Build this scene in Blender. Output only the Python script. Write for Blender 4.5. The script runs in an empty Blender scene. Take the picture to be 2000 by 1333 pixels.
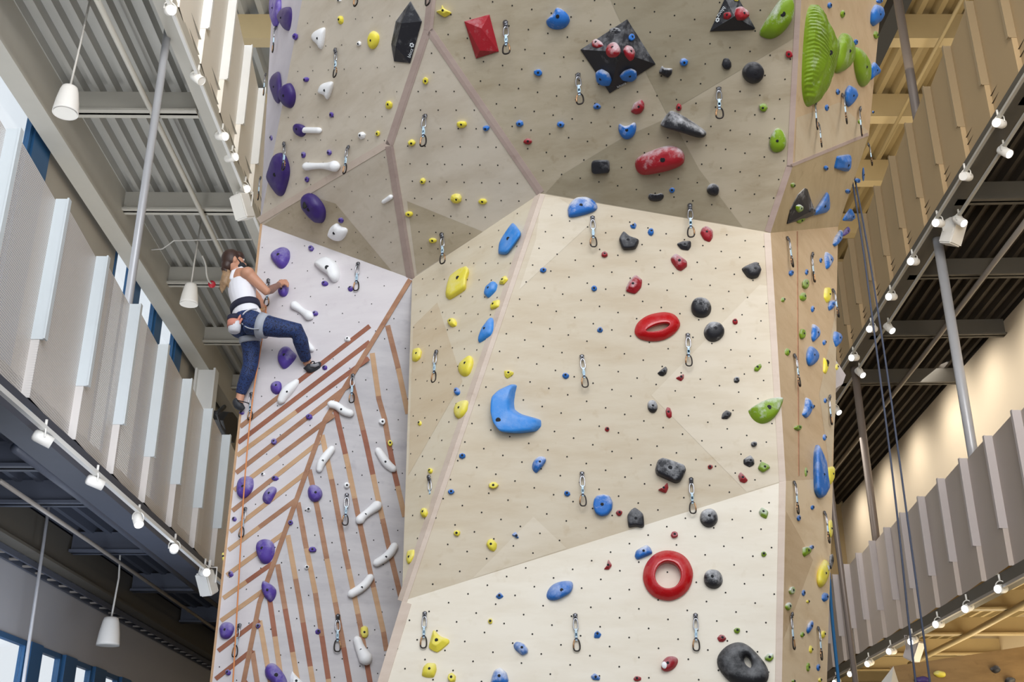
import bpy, bmesh, math, random
from mathutils import Vector, Matrix, noise as mnoise
from mathutils.geometry import tessellate_polygon
V = Vector
C = bpy.context.scene.collection
# ------------------------------------------------------------------ camera model
F = 2222.0
TH = math.atan(944 / 2222.0)
CT, ST = math.cos(TH), math.sin(TH)
CAMZ = 1.6
CAM = V((0, 0, CAMZ))
cd = bpy.data.cameras.new('camera'); cam = bpy.data.objects.new('camera', cd); C.objects.link(cam)
cd.sensor_width = 36.0; cd.lens = 36.0 * F / 2000.0; cd.clip_end = 300
cam.location = CAM; cam.rotation_euler = (math.pi / 2 + TH, 0, 0)
bpy.context.scene.camera = cam
sc = bpy.context.scene
sc.view_settings.view_transform = 'Standard'
sc.view_settings.look = 'None'
sc.view_settings.exposure = 0.0
sc.cycles.use_denoising = True
sc.cycles.max_bounces = 6
sc.cycles.transparent_max_bounces = 12
sc.cycles.sample_clamp_indirect = 4.0

def ray(u, v):                                  # direction seen at a point of the photograph
    b = 666.5 - v
    return V((u - 1000.0, F * CT - b * ST, F * ST + b * CT))
def at(u, v, Y):
    r = ray(u, v); return CAM + r * (Y / r.y)
def plane(a, b, c):
    n = (b - a).cross(c - a).normalized()
    if n.dot(a - CAM) > 0: n = -n
    return (n, n.dot(a))
def hit(u, v, pl, off=0.0):
    r = ray(u, v); n, d = pl
    return CAM + r * ((d + off - n.dot(CAM)) / n.dot(r))
def ppm(p):                                     # pixels per metre at a place
    return F / ((p.y) * CT + (p.z - CAMZ) * ST)

class Side:                                     # a wing of the hall with its own slight yaw
    def __init__(s, t): s.a = math.atan(t); s.c, s.s = math.cos(s.a), math.sin(s.a)
    def w(s, x, y, z): return V((x * s.c + y * s.s, -x * s.s + y * s.c, z + CAMZ))
    def l(s, r): return V((r.x * s.c - r.y * s.s, r.x * s.s + r.y * s.c, r.z))
    def onx(s, u, v, x): r = s.l(ray(u, v)); k = x / r.x; return V((x, r.y * k, r.z * k))
    def onz(s, u, v, z): r = s.l(ray(u, v)); k = z / r.z; return V((r.x * k, r.y * k, z))
LS, RS, MS = Side(-0.0124), Side(0.0393), Side(0.0)

# ------------------------------------------------------------------ materials
def lin(c): return tuple(((x / 12.92) if x <= .04045 else ((x + .055) / 1.055) ** 2.4) for x in c)
def rgb(h): return lin(tuple(int(h[i:i + 2], 16) / 255 for i in (0, 2, 4))) + (1,)
def newmat(name):
    m = bpy.data.materials.new(name); m.use_nodes = True
    return m, m.node_tree.nodes, m.node_tree.links, m.node_tree.nodes['Principled BSDF']
def mat(name, h, rough=.5, metal=0., emit=None, es=0., var=.06, scale=6., spec=.5):
    m, N, L, b = newmat(name)
    c = rgb(h)
    b.inputs['Roughness'].default_value = rough; b.inputs['Metallic'].default_value = metal
    b.inputs['Specular IOR Level'].default_value = spec
    tc = N.new('ShaderNodeTexCoord'); nz = N.new('ShaderNodeTexNoise'); nz.inputs['Scale'].default_value = scale
    nz.inputs['Detail'].default_value = 4
    L.new(tc.outputs['Object'], nz.inputs['Vector'])
    mx = N.new('ShaderNodeMix'); mx.data_type = 'RGBA'
    mx.inputs[6].default_value = tuple(max(0, x * (1 - var)) for x in c[:3]) + (1,)
    mx.inputs[7].default_value = tuple(min(1, x * (1 + var)) for x in c[:3]) + (1,)
    L.new(nz.outputs['Fac'], mx.inputs[0]); L.new(mx.outputs[2], b.inputs['Base Color'])
    if emit:
        b.inputs['Emission Color'].default_value = rgb(emit); b.inputs['Emission Strength'].default_value = es
    return m
def plymat(name, h, blotch='b79b74', amt=.35, rough=.62):
    m, N, L, b = newmat(name)
    b.inputs['Roughness'].default_value = rough; b.inputs['Specular IOR Level'].default_value = .25
    tc = N.new('ShaderNodeTexCoord')
    mp = N.new('ShaderNodeMapping'); mp.inputs['Scale'].default_value = (1.2, 1.2, 5.0); mp.inputs['Rotation'].default_value = (0.4, .7, .3)
    L.new(tc.outputs['Object'], mp.inputs['Vector'])
    n1 = N.new('ShaderNodeTexNoise'); n1.inputs['Scale'].default_value = 1.3; n1.inputs['Detail'].default_value = 8; n1.inputs['Roughness'].default_value = .65
    L.new(mp.outputs[0], n1.inputs['Vector'])
    n2 = N.new('ShaderNodeTexNoise'); n2.inputs['Scale'].default_value = 11; n2.inputs['Detail'].default_value = 3
    L.new(tc.outputs['Object'], n2.inputs['Vector'])
    r1 = N.new('ShaderNodeMapRange'); r1.inputs[1].default_value = .42; r1.inputs[2].default_value = .72; L.new(n1.outputs['Fac'], r1.inputs[0])
    r2 = N.new('ShaderNodeMapRange'); r2.inputs[1].default_value = .62; r2.inputs[2].default_value = .74; L.new(n2.outputs['Fac'], r2.inputs[0])
    ml = N.new('ShaderNodeMath'); ml.operation = 'MULTIPLY'; ml.inputs[1].default_value = amt; L.new(r1.outputs[0], ml.inputs[0])
    m2 = N.new('ShaderNodeMath'); m2.operation = 'MULTIPLY'; m2.inputs[1].default_value = amt * .5; L.new(r2.outputs[0], m2.inputs[0])
    a = N.new('ShaderNodeMath'); a.operation = 'ADD'; a.use_clamp = True; L.new(ml.outputs[0], a.inputs[0]); L.new(m2.outputs[0], a.inputs[1])
    mx = N.new('ShaderNodeMix'); mx.data_type = 'RGBA'; mx.inputs[6].default_value = rgb(h); mx.inputs[7].default_value = rgb(blotch)
    L.new(a.outputs[0], mx.inputs[0]); L.new(mx.outputs[2], b.inputs['Base Color'])
    return m
def holdmat(name, h, chalk, rough=.55):
    m, N, L, b = newmat(name)
    b.inputs['Roughness'].default_value = rough
    tc = N.new('ShaderNodeTexCoord')
    nz = N.new('ShaderNodeTexNoise'); nz.inputs['Scale'].default_value = 9; nz.inputs['Detail'].default_value = 6; nz.inputs['Roughness'].default_value = .7
    oi = N.new('ShaderNodeObjectInfo'); av = N.new('ShaderNodeVectorMath'); av.operation = 'MULTIPLY_ADD'; av.inputs[1].default_value = (17, 23, 31)
    L.new(oi.outputs['Random'], av.inputs[0]); L.new(tc.outputs['Object'], av.inputs[2]); L.new(av.outputs[0], nz.inputs['Vector'])
    ge = N.new('ShaderNodeNewGeometry'); sp = N.new('ShaderNodeSeparateXYZ'); L.new(ge.outputs['Normal'], sp.inputs[0])
    a = N.new('ShaderNodeMath'); a.operation = 'MULTIPLY_ADD'; a.inputs[1].default_value = .2; L.new(sp.outputs['Z'], a.inputs[0]); L.new(nz.outputs['Fac'], a.inputs[2])
    r = N.new('ShaderNodeMapRange'); r.inputs[1].default_value = .43; r.inputs[2].default_value = .76; r.inputs[4].default_value = chalk; L.new(a.outputs[0], r.inputs[0])
    mx = N.new('ShaderNodeMix'); mx.data_type = 'RGBA'; mx.inputs[6].default_value = rgb(h); mx.inputs[7].default_value = rgb('e6e6ea')
    L.new(r.outputs[0], mx.inputs[0]); L.new(mx.outputs[2], b.inputs['Base Color'])
    bp = N.new('ShaderNodeBump'); bp.inputs['Strength'].default_value = .25; bp.inputs['Distance'].default_value = .004
    n3 = N.new('ShaderNodeTexNoise'); n3.inputs['Scale'].default_value = 90; L.new(tc.outputs['Object'], n3.inputs['Vector'])
    L.new(n3.outputs['Fac'], bp.inputs['Height']); L.new(bp.outputs[0], b.inputs['Normal'])
    return m
def perfmat(name, h, open_=.30, pitch=.022):
    m, N, L, b = newmat(name)
    b.inputs['Base Color'].default_value = rgb(h); b.inputs['Roughness'].default_value = .45
    tc = N.new('ShaderNodeTexCoord'); sp = N.new('ShaderNodeSeparateXYZ'); L.new(tc.outputs['Object'], sp.inputs[0])
    def s(o, ph):
        k = N.new('ShaderNodeMath'); k.operation = 'MULTIPLY'; k.inputs[1].default_value = 2 * math.pi / pitch; L.new(o, k.inputs[0])
        q = N.new('ShaderNodeMath'); q.operation = 'SINE'; L.new(k.outputs[0], q.inputs[0]); return q.outputs[0]
    mu = N.new('ShaderNodeMath'); mu.operation = 'ADD'; L.new(s(sp.outputs['Y'], 0), mu.inputs[0]); L.new(s(sp.outputs['Z'], 0), mu.inputs[1])
    g = N.new('ShaderNodeMapRange'); g.inputs[1].default_value = 1.0; g.inputs[2].default_value = 1.5; L.new(mu.outputs[0], g.inputs[0])
    tr = N.new('ShaderNodeBsdfTransparent'); ms = N.new('ShaderNodeMixShader')
    L.new(g.outputs[0], ms.inputs[0]); L.new(b.outputs[0], ms.inputs[1]); L.new(tr.outputs[0], ms.inputs[2])
    L.new(ms.outputs[0], N['Material Output'].inputs[0])
    return m
def glassmat(name, h='ffffff', tr=.85):
    m, N, L, b = newmat(name)
    gl = N.new('ShaderNodeBsdfGlossy'); gl.inputs['Roughness'].default_value = .05
    t = N.new('ShaderNodeBsdfTransparent'); t.inputs[0].default_value = rgb(h)
    ms = N.new('ShaderNodeMixShader'); ms.inputs[0].default_value = 1 - tr
    L.new(t.outputs[0], ms.inputs[1]); L.new(gl.outputs[0], ms.inputs[2]); L.new(ms.outputs[0], N['Material Output'].inputs[0])
    return m

MT = {}
def M_(k): return MT[k]
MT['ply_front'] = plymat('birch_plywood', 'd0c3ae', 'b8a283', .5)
MT['ply_low'] = plymat('birch_plywood_lit', 'e8dfd0', 'd4c6b0', .45)  # lighter copy for the upturned lower front, light put into its colour
MT['ply_over'] = plymat('birch_plywood_overhang_shaded', 'b8ac97', '928266', .6)  # darker copy of the plywood, shade of the overhang put into its colour
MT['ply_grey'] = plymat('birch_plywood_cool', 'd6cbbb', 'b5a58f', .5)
MT['ply_dark'] = plymat('birch_plywood_dark_sheet', 'a39882', '7d6f56', .6)  # darker tone of some plywood sheets
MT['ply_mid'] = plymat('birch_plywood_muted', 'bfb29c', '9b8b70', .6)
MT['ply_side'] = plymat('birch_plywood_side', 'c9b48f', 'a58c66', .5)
MT['ply_warm2'] = plymat('birch_plywood_warm_lifted', 'e6cfae', 'c9a97e', .5)  # lighter copy of the warm plywood, offsets shade on the down-facing side
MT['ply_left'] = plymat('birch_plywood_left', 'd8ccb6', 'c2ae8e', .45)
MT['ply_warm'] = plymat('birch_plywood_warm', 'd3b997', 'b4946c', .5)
MT['ply_patch'] = plymat('birch_plywood_tan_sheet', 'd0bfa4', 'b79b76', .4)  # browner tone of some plywood sheets
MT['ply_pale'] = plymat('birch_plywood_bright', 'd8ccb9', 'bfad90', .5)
MT['lilac'] = plymat('lilac_white_paint', 'dcd6d8', 'c4bac0', .35)
MT['slate'] = plymat('grey_wash_paint', 'cbc7c9', 'aaa6ac', .6)
MT['white_side'] = plymat('white_paint_side', 'd8d3dc', 'c2b8c0', .3)
MT['trim'] = plymat('pinkish_wood_trim', 'b7a39a', '9a837b', .5)
MT['trim_pale'] = plymat('pale_wood_trim', 'd3c2b4', 'b9a392', .5)
MT['stripe'] = plymat('brown_wood_stripe', 'b0876c', '8e614b', .8)
MT['stripe_pale'] = plymat('pale_wood_stripe', 'c9a583', 'ae8460', .6)
MT['stripe_dark'] = plymat('dark_wood_stripe', 'a06a55', '7d4a3a', .6)
MT['hole'] = mat('bolt_hole_black', '17140f', .8)
HC = {'P': ('573f9e', .5), 'W': ('f6f6f8', 0.), 'Y': ('ebdb48', .4), 'B': ('1f6cc0', .6), 'R': ('9c0a1e', .42), 'K': ('1b1b22', .4), 'G': ('7a9a16', .6)}
for k, (h, c) in HC.items():
    MT['h' + k] = holdmat('hold_resin_' + k, h, c * .75); MT['h' + k + 'c'] = holdmat('hold_resin_chalky_' + k, h, min(1, c * 1.9))
MT['hRg'] = holdmat('hold_resin_gloss_red', 'b80a14', .06, .16)
MT['hKm'] = holdmat('hold_black_matte', '15151a', .22, .5)
MT['hPd'] = holdmat('hold_dark_purple', '38226c', .05, .5)
MT['hBm'] = holdmat('hold_blue_matte', '2f86d8', .2, .5)
MT['hGc2'] = holdmat('hold_green_chalk', '8fae2e', .9, .5)
MT['bolt'] = mat('bolt_dark', '14141a', .5, .3)
MT['steel'] = mat('steel_silver', 'b9b9bd', .28, 1.)
MT['gun'] = mat('carabiner_dark', '35302e', .35, .8)
MT['copper'] = mat('gate_orange', 'b98f68', .35, .6)
MT['hanger'] = mat('hanger_steel', '77777c', .35, .8)
MT['sling'] = mat('sling_pale_blue', 'bcd6e6', .8)
MT['logo'] = mat('logo_white', 'dfe4e8', .6)
MT['white'] = mat('painted_white_metal', 'e4e4e2', .45, var=.02)
MT['white2'] = mat('painted_white_fixture', 'e9e7e2', .4, var=.02)
MT['offw'] = mat('offwhite_plastic', 'eceae6', .5, var=.02)
MT['perf'] = perfmat('perforated_white_sheet', 'd8d3d0')
MT['sheetL'] = mat('white_sheet', 'ece6dc', .5, var=.03, scale=1)
MT['sheetR'] = mat('shaded_white_sheet', 'b9aea6', .5, var=.05, scale=1)  # white panels, shade of the right side put into their colour
MT['sheetU'] = mat('warm_shaded_white_sheet', 'b49c78', .5, var=.06, scale=1)  # white panels, dim warm light put into their colour
MT['finU'] = mat('warm_shaded_fin', '9f8c6e', .5, var=.03)  # fins of those panels, dimmed in colour the same way
MT['fin'] = mat('white_fin', 'd3dade', .45, var=.03)
MT['finR'] = mat('shaded_fin', 'b9b2b2', .45, var=.03)  # white fins, shade put into their colour
MT['deck'] = mat('galvanised_deck', 'aeada8', .5, .25, var=.12, scale=2)
MT['deckd'] = mat('shaded_roof_deck', '3c352c', .7, var=.15, scale=2)  # same deck as on the left, darkened in colour for the unlit side
MT['decky'] = mat('warm_lit_deck', 'a08d66', .6, var=.05)  # warm light on the deck put into its colour
MT['beam'] = mat('cream_steel', 'bcb9b0', .5, var=.04)
MT['beamd'] = mat('dark_steel', '56524a', .55, var=.08)
MT['beamb'] = mat('slate_steel', '4c515e', .5, var=.08)
MT['beamy'] = mat('warm_cream_steel', 'b8a47c', .5, var=.04)
MT['pipe'] = mat('pipe_grey', '9c9690', .45, .2)
MT['pole'] = mat('pole_pale', 'b2b4ba', .4, .2)
MT['poled'] = mat('pole_brown_grey', '7b7069', .45, .2)
MT['wallL'] = mat('wall_grey', 'a4a5ab', .85, var=.04, scale=1)
MT['wallL2'] = mat('wall_taupe', 'a19b90', .85, var=.05, scale=1)
MT['wallR'] = mat('wall_cream', 'd8c8ae', .85, var=.03, scale=1)
MT['wallB'] = mat('wall_ochre', 'a58f68', .85, var=.05, scale=1)
MT['floor'] = mat('rubber_floor', '6f6a64', .8, var=.1, scale=3)
MT['mull'] = mat('mullion_blue', '2a5a86', .4, .2)
MT['dark'] = mat('black_plastic', '141417', .6)
MT['glass'] = glassmat('window_glass')
MT['bglass'] = mat('blue_glass_glow', '2c5f86', .15, 0, '5f9cc8', .25)  # faint emission stands in for daylight in the glass
MT['lens'] = mat('lamp_lens', 'ffffff', .4, 0, 'fff3e0', 9.)
MT['lensd'] = mat('lamp_lens_cool', 'ffffff', .4, 0, 'e8f4ff', 7.)
MT['rope_o'] = mat('rope_orange', 'd98d5a', .9)
MT['rope_b'] = mat('rope_blue', '1f5d8c', .9)
MT['rope_n'] = mat('rope_navy', '3f4658', .9)
MT['red'] = mat('red_plastic', 'c22a3a', .4)
MT['cable'] = mat('cable_white', 'c9c7c2', .6)
MT['rockwall'] = plymat('bouldering_wall_brown', '8a6f4a', '6a5233', .6)

# ------------------------------------------------------------------ mesh helpers
def obj(name, bm, mats, parent=None, smooth=False, loc=None, **props):
    me = bpy.data.meshes.new(name)
    if smooth:
        for f in bm.faces: f.smooth = True
    bm.normal_update(); bm.to_mesh(me); bm.free()
    for m in (mats if isinstance(mats, (list, tuple)) else [mats]): me.materials.append(MT[m] if isinstance(m, str) else m)
    o = bpy.data.objects.new(name, me); C.objects.link(o)
    if loc is not None:
        me.transform(Matrix.Translation(-loc)); o.location = loc
    if parent is not None: o.parent = parent; o.matrix_parent_inverse = parent_world(parent).inverted()
    for k, v in props.items(): o[k] = v
    return o
def parent_world(p):
    m = Matrix.Translation(p.location) @ p.rotation_euler.to_matrix().to_4x4()
    return (parent_world(p.parent) @ p.matrix_parent_inverse @ m) if p.parent else m
def thing(name, label, cat, loc, group=None):
    o = bpy.data.objects.new(name, None); C.objects.link(o); o.location = loc; o.empty_display_size = .1
    o['label'] = label; o['category'] = cat
    if group: o['group'] = group
    return o
def tag(o, label, cat, group=None):
    o['label'] = label; o['category'] = cat
    if group: o['group'] = group
    return o
def structure(o): o['kind'] = 'structure'; return o
def hexa(bm, p, mi=0):                          # 8 corners: bottom ring then top ring
    v = [bm.verts.new(x) for x in p]
    for f in ((3, 2, 1, 0), (4, 5, 6, 7), (0, 1, 5, 4), (1, 2, 6, 5), (2, 3, 7, 6), (3, 0, 4, 7)):
        bm.faces.new([v[i] for i in f]).material_index = mi
def box(bm, S, x0, x1, y0, y1, z0, z1, mi=0):
    hexa(bm, [S.w(x0, y0, z0), S.w(x1, y0, z0), S.w(x1, y1, z0), S.w(x0, y1, z0),
              S.w(x0, y0, z1), S.w(x1, y0, z1), S.w(x1, y1, z1), S.w(x0, y1, z1)], mi)
def frame_of(d):
    d = d.normalized(); a = V((0, 0, 1)) if abs(d.z) < .9 else V((1, 0, 0))
    x = d.cross(a).normalized(); return x, x.cross(d).normalized()
def tube(bm, pts, r, n=10, cap=True, mi=0, closed=False):
    rs = r if isinstance(r, (list, tuple)) else [r] * len(pts)
    rings = []; m = len(pts); x = None
    for i, p in enumerate(pts):
        if closed: d = pts[(i + 1) % m] - pts[i - 1]
        else: d = pts[min(i + 1, m - 1)] - pts[max(i - 1, 0)]
        d.normalize()
        if x is None: x, y = frame_of(d)
        x = (x - d * x.dot(d)).normalized(); y = d.cross(x)
        rings.append([bm.verts.new(p + (x * math.cos(2 * math.pi * k / n) + y * math.sin(2 * math.pi * k / n)) * rs[i]) for k in range(n)])
    for i in range(m if closed else m - 1):
        a, b = rings[i], rings[(i + 1) % m]
        for k in range(n):
            bm.faces.new((a[k], a[(k + 1) % n], b[(k + 1) % n], b[k])).material_index = mi
    if cap and not closed:
        bm.faces.new(rings[0][::-1]).material_index = mi; bm.faces.new(rings[-1]).material_index = mi
def lathe(bm, base, axis, prof, n=20, mi=0):    # prof: (radius, distance along axis)
    x, y = frame_of(axis); a = axis.normalized(); rings = []
    for r, t in prof:
        rings.append([bm.verts.new(base + a * t + (x * math.cos(2 * math.pi * k / n) + y * math.sin(2 * math.pi * k / n)) * max(r, 1e-4)) for k in range(n)])
    for p, q in zip(rings, rings[1:]):
        for k in range(n): bm.faces.new((p[k], p[(k + 1) % n], q[(k + 1) % n], q[k])).material_index = mi
    bm.faces.new(rings[0][::-1]).material_index = mi; bm.faces.new(rings[-1]).material_index = mi
def ell(bm, c, ax, n=12):                       # ellipsoid from three half-axis vectors
    r = bmesh.ops.create_uvsphere(bm, u_segments=n * 2, v_segments=n, radius=1)
    for v in r['verts']: v.co = c + ax[0] * v.co.x + ax[1] * v.co.y + ax[2] * v.co.z
def nb(): return bmesh.new()
def chaikin(p, it=2, closed=True):
    for _ in range(it):
        q = []
        n = len(p)
        rng = range(n) if closed else range(n - 1)
        for i in rng:
            a, b = p[i], p[(i + 1) % n]
            q += [a * .75 + b * .25, a * .25 + b * .75]
        p = q if closed else [p[0]] + q + [p[-1]]
    return p
# ------------------------------------------------------------------ the climbing tower
P2 = at(838, 60, 7.3); P3 = at(1055, 378, 8.15); Q = at(1505, 455, 8.15); P1 = at(763, 285, 8.15); A0 = at(508, 437, 9.6)
PL = {}
PL['H'] = plane(P2, P3, Q); PL['G'] = plane(P1, P2, P3); PL['B'] = plane(P1, P2, A0)
P4 = hit(805, 545, PL['G']); P5 = at(785, 1175, 8.45)
PL['I'] = plane(P3, Q, P5); W = hit(1535, 940, PL['I'])
PL['F'] = plane(P3, P5, P4); PL['C'] = plane(P1, A0, P4)
PL['D'] = plane(A0, P4, at(412, 1333, 9.35))
r2, r4, r5 = hit(638, 822, PL['D']), hit(510, 1180, PL['D']), hit(318, 2170, PL['D'])
e2 = at(830, 850, 9.45)
PL['E'] = plane(P4, r2, e2); PL['E2'] = plane(r2, r4, e2); e3 = hit(810, 1180, PL['E2']); PL['E3'] = plane(r4, r5, e3)
R_ = hit(1548, 326, PL['H']); S_ = hit(1565, 0, PL['H']); St = hit(1578, -250, PL['H'])
PL['K'] = plane(R_, S_, at(1722, 0, 8.3)); U_ = hit(1697, 265, PL['K']); PL['L'] = plane(R_, Q, U_)
Vv = hit(1637, 443, PL['L']); PL['M'] = plane(Q, W, Vv); Y1 = hit(1627, 935, PL['M']); X_ = at(1527, 1333, 8.22)
PL['J'] = plane(P5, W, X_); PL['M2'] = plane(W, X_, Y1)
lo, hi = 780, 1000
for _ in range(40):
    m_ = (lo + hi) / 2
    if (hit(lo, -250, PL['B']).y - hit(lo, -250, PL['H']).y) * (hit(m_, -250, PL['B']).y - hit(m_, -250, PL['H']).y) <= 0: hi = m_
    else: lo = m_
TU = (lo + hi) / 2
if not 840 < TU < 960: TU = 925
T_ = hit(TU, -250, PL['H'])
Btl = hit(637, -250, PL['B']); Atl = at(546, -250, 8.9)
PL['A'] = plane(A0, Btl, Atl)
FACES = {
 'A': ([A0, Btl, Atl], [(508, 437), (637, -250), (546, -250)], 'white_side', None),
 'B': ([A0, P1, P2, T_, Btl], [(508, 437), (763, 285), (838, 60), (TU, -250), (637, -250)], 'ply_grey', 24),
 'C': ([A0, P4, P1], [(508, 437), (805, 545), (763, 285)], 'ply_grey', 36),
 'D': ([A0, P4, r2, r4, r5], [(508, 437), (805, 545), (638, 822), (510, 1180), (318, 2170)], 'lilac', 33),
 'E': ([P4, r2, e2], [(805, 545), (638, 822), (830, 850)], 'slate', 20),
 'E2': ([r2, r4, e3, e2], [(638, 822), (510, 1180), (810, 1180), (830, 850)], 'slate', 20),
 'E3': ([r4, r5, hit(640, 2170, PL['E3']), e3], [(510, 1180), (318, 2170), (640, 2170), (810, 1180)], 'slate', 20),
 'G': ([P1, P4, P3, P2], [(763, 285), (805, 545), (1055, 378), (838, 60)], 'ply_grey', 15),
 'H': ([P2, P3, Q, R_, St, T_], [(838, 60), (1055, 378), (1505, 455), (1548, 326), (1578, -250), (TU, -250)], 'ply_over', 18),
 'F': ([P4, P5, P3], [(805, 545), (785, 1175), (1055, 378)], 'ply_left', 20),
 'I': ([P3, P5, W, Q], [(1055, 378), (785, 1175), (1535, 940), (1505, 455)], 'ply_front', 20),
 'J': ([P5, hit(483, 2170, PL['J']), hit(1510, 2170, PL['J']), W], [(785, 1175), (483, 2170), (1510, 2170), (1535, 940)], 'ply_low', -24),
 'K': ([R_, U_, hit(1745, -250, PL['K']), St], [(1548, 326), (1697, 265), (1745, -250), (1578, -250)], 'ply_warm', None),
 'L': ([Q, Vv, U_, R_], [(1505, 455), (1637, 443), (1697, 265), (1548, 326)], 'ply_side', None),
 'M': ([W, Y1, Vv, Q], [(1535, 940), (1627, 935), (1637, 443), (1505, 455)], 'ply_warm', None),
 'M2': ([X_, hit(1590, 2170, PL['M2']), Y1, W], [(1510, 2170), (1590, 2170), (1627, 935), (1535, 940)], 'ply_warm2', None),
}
FACES['M2'][0][0:1] = [hit(1510, 2170, PL['M2'])]
ORDER = ['F', 'I', 'J', 'H', 'G', 'B', 'C', 'D', 'E', 'E2', 'E3', 'K', 'L', 'M', 'M2', 'A']
def inpoly(u, v, p):
    s = False
    for i in range(len(p)):
        (x1, y1), (x2, y2) = p[i - 1], p[i]
        if (y1 > v) != (y2 > v) and u < (x2 - x1) * (v - y1) / (y2 - y1) + x1: s = not s
    return s
def segd(u, v, a, b):
    dx, dy = b[0] - a[0], b[1] - a[1]
    t = max(0, min(1, ((u - a[0]) * dx + (v - a[1]) * dy) / (dx * dx + dy * dy + 1e-9)))
    return math.hypot(u - a[0] - t * dx, v - a[1] - t * dy)
def facet(u, v):
    for k in ORDER:
        if inpoly(u, v, FACES[k][1]): return k
    return min(ORDER, key=lambda k: min(segd(u, v, FACES[k][1][i - 1], FACES[k][1][i]) for i in range(len(FACES[k][1]))))
def pxface(bm, pts, fac, off, mi=0, th=0.0):
    p = [hit(u, v, PL[fac], off) for u, v in pts]
    vs = [bm.verts.new(x) for x in p]
    f = bm.faces.new(vs); f.normal_update()
    if f.normal.dot(PL[fac][0]) < 0: f.normal_flip()
    f.material_index = mi
    if th:
        q = [bm.verts.new(x - PL[fac][0] * th) for x in p]
        for i in range(len(p)): bm.faces.new((vs[i - 1], vs[i], q[i], q[i - 1])).material_index = mi
    return f
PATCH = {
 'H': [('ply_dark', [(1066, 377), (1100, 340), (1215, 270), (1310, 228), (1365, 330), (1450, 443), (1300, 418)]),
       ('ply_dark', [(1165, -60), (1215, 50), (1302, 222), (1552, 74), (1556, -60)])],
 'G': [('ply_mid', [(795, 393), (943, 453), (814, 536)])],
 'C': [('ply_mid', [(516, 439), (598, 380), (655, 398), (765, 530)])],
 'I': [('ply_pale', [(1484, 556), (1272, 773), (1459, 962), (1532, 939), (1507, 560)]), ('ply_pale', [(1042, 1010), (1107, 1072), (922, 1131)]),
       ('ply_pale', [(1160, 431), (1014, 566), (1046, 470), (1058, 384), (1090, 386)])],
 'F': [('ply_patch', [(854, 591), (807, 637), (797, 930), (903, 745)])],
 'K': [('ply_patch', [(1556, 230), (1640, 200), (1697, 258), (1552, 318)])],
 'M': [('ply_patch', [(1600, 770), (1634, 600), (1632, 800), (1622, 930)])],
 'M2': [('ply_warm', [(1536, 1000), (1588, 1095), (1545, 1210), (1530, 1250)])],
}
DST = [((469, 834), (722, 637)), ((465, 865), (722, 668)), ((463, 890), (720, 700)), ((461, 924), (690, 746)), ((457, 958), (652, 811)), ((454, 998), (624, 863)), ((449.5, 1039), (601, 921)), ((446, 1075), (579, 976)), ((443, 1124), (557, 1040)), ((436, 1169), (536, 1098)), ((431.5, 1213), (520, 1150)), ((426, 1272), (506, 1211)), ((421, 1327), (493, 1270)), ((415, 1385), (482, 1330))]
EST = [[(757, 636), (778, 720), (798, 815)], [(727, 690), (740, 780), (751, 818), (760, 870), (771, 926), (792, 1016)], [(688, 752), (695, 780), (715, 865), (737.6, 971), (758, 1063), (783, 1168)],
 [(655, 800), (679, 906), (699, 1005), (715, 1080), (724, 1123), (749, 1235), (758, 1290)], [(629, 850), (650, 949), (674, 1080), (688, 1145), (704, 1224), (724, 1340)], [(604, 918), (620, 994), (636, 1080), (650, 1152), (668, 1247), (685, 1345)],
 [(582, 982), (596, 1059), (616, 1159), (644, 1345)], [(562, 1046), (584, 1168), (613, 1345)], [(542, 1103), (557, 1190), (582, 1335)], [(525, 1160), (544, 1292), (551, 1340)], [(507, 1213), (525, 1314), (530, 1345)], [(492, 1266), (504, 1345)]]
def strip(bm, pts, w, mi, fac=None, off=.004):
    for a, b in zip(pts, pts[1:]):
        dx, dy = b[0] - a[0], b[1] - a[1]; l = math.hypot(dx, dy); nx, ny = -dy / l * w / 2, dx / l * w / 2
        k = fac or facet((a[0] + b[0]) / 2, (a[1] + b[1]) / 2)
        pxface(bm, [(a[0] + nx, a[1] + ny), (b[0] + nx, b[1] + ny), (b[0] - nx, b[1] - ny), (a[0] - nx, a[1] - ny)], k, off, mi, .003)
tower = thing('climbing_tower', 'tall faceted plywood climbing tower with taped edges and brown wooden stripes', 'climbing wall', V((0, 8.4, 0)))
FACENAME = {'A': 'side_panel', 'D': 'striped_panel', 'E': 'grey_panel', 'E2': 'grey_panel', 'E3': 'grey_panel'}
rnd = random.Random(4)
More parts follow.
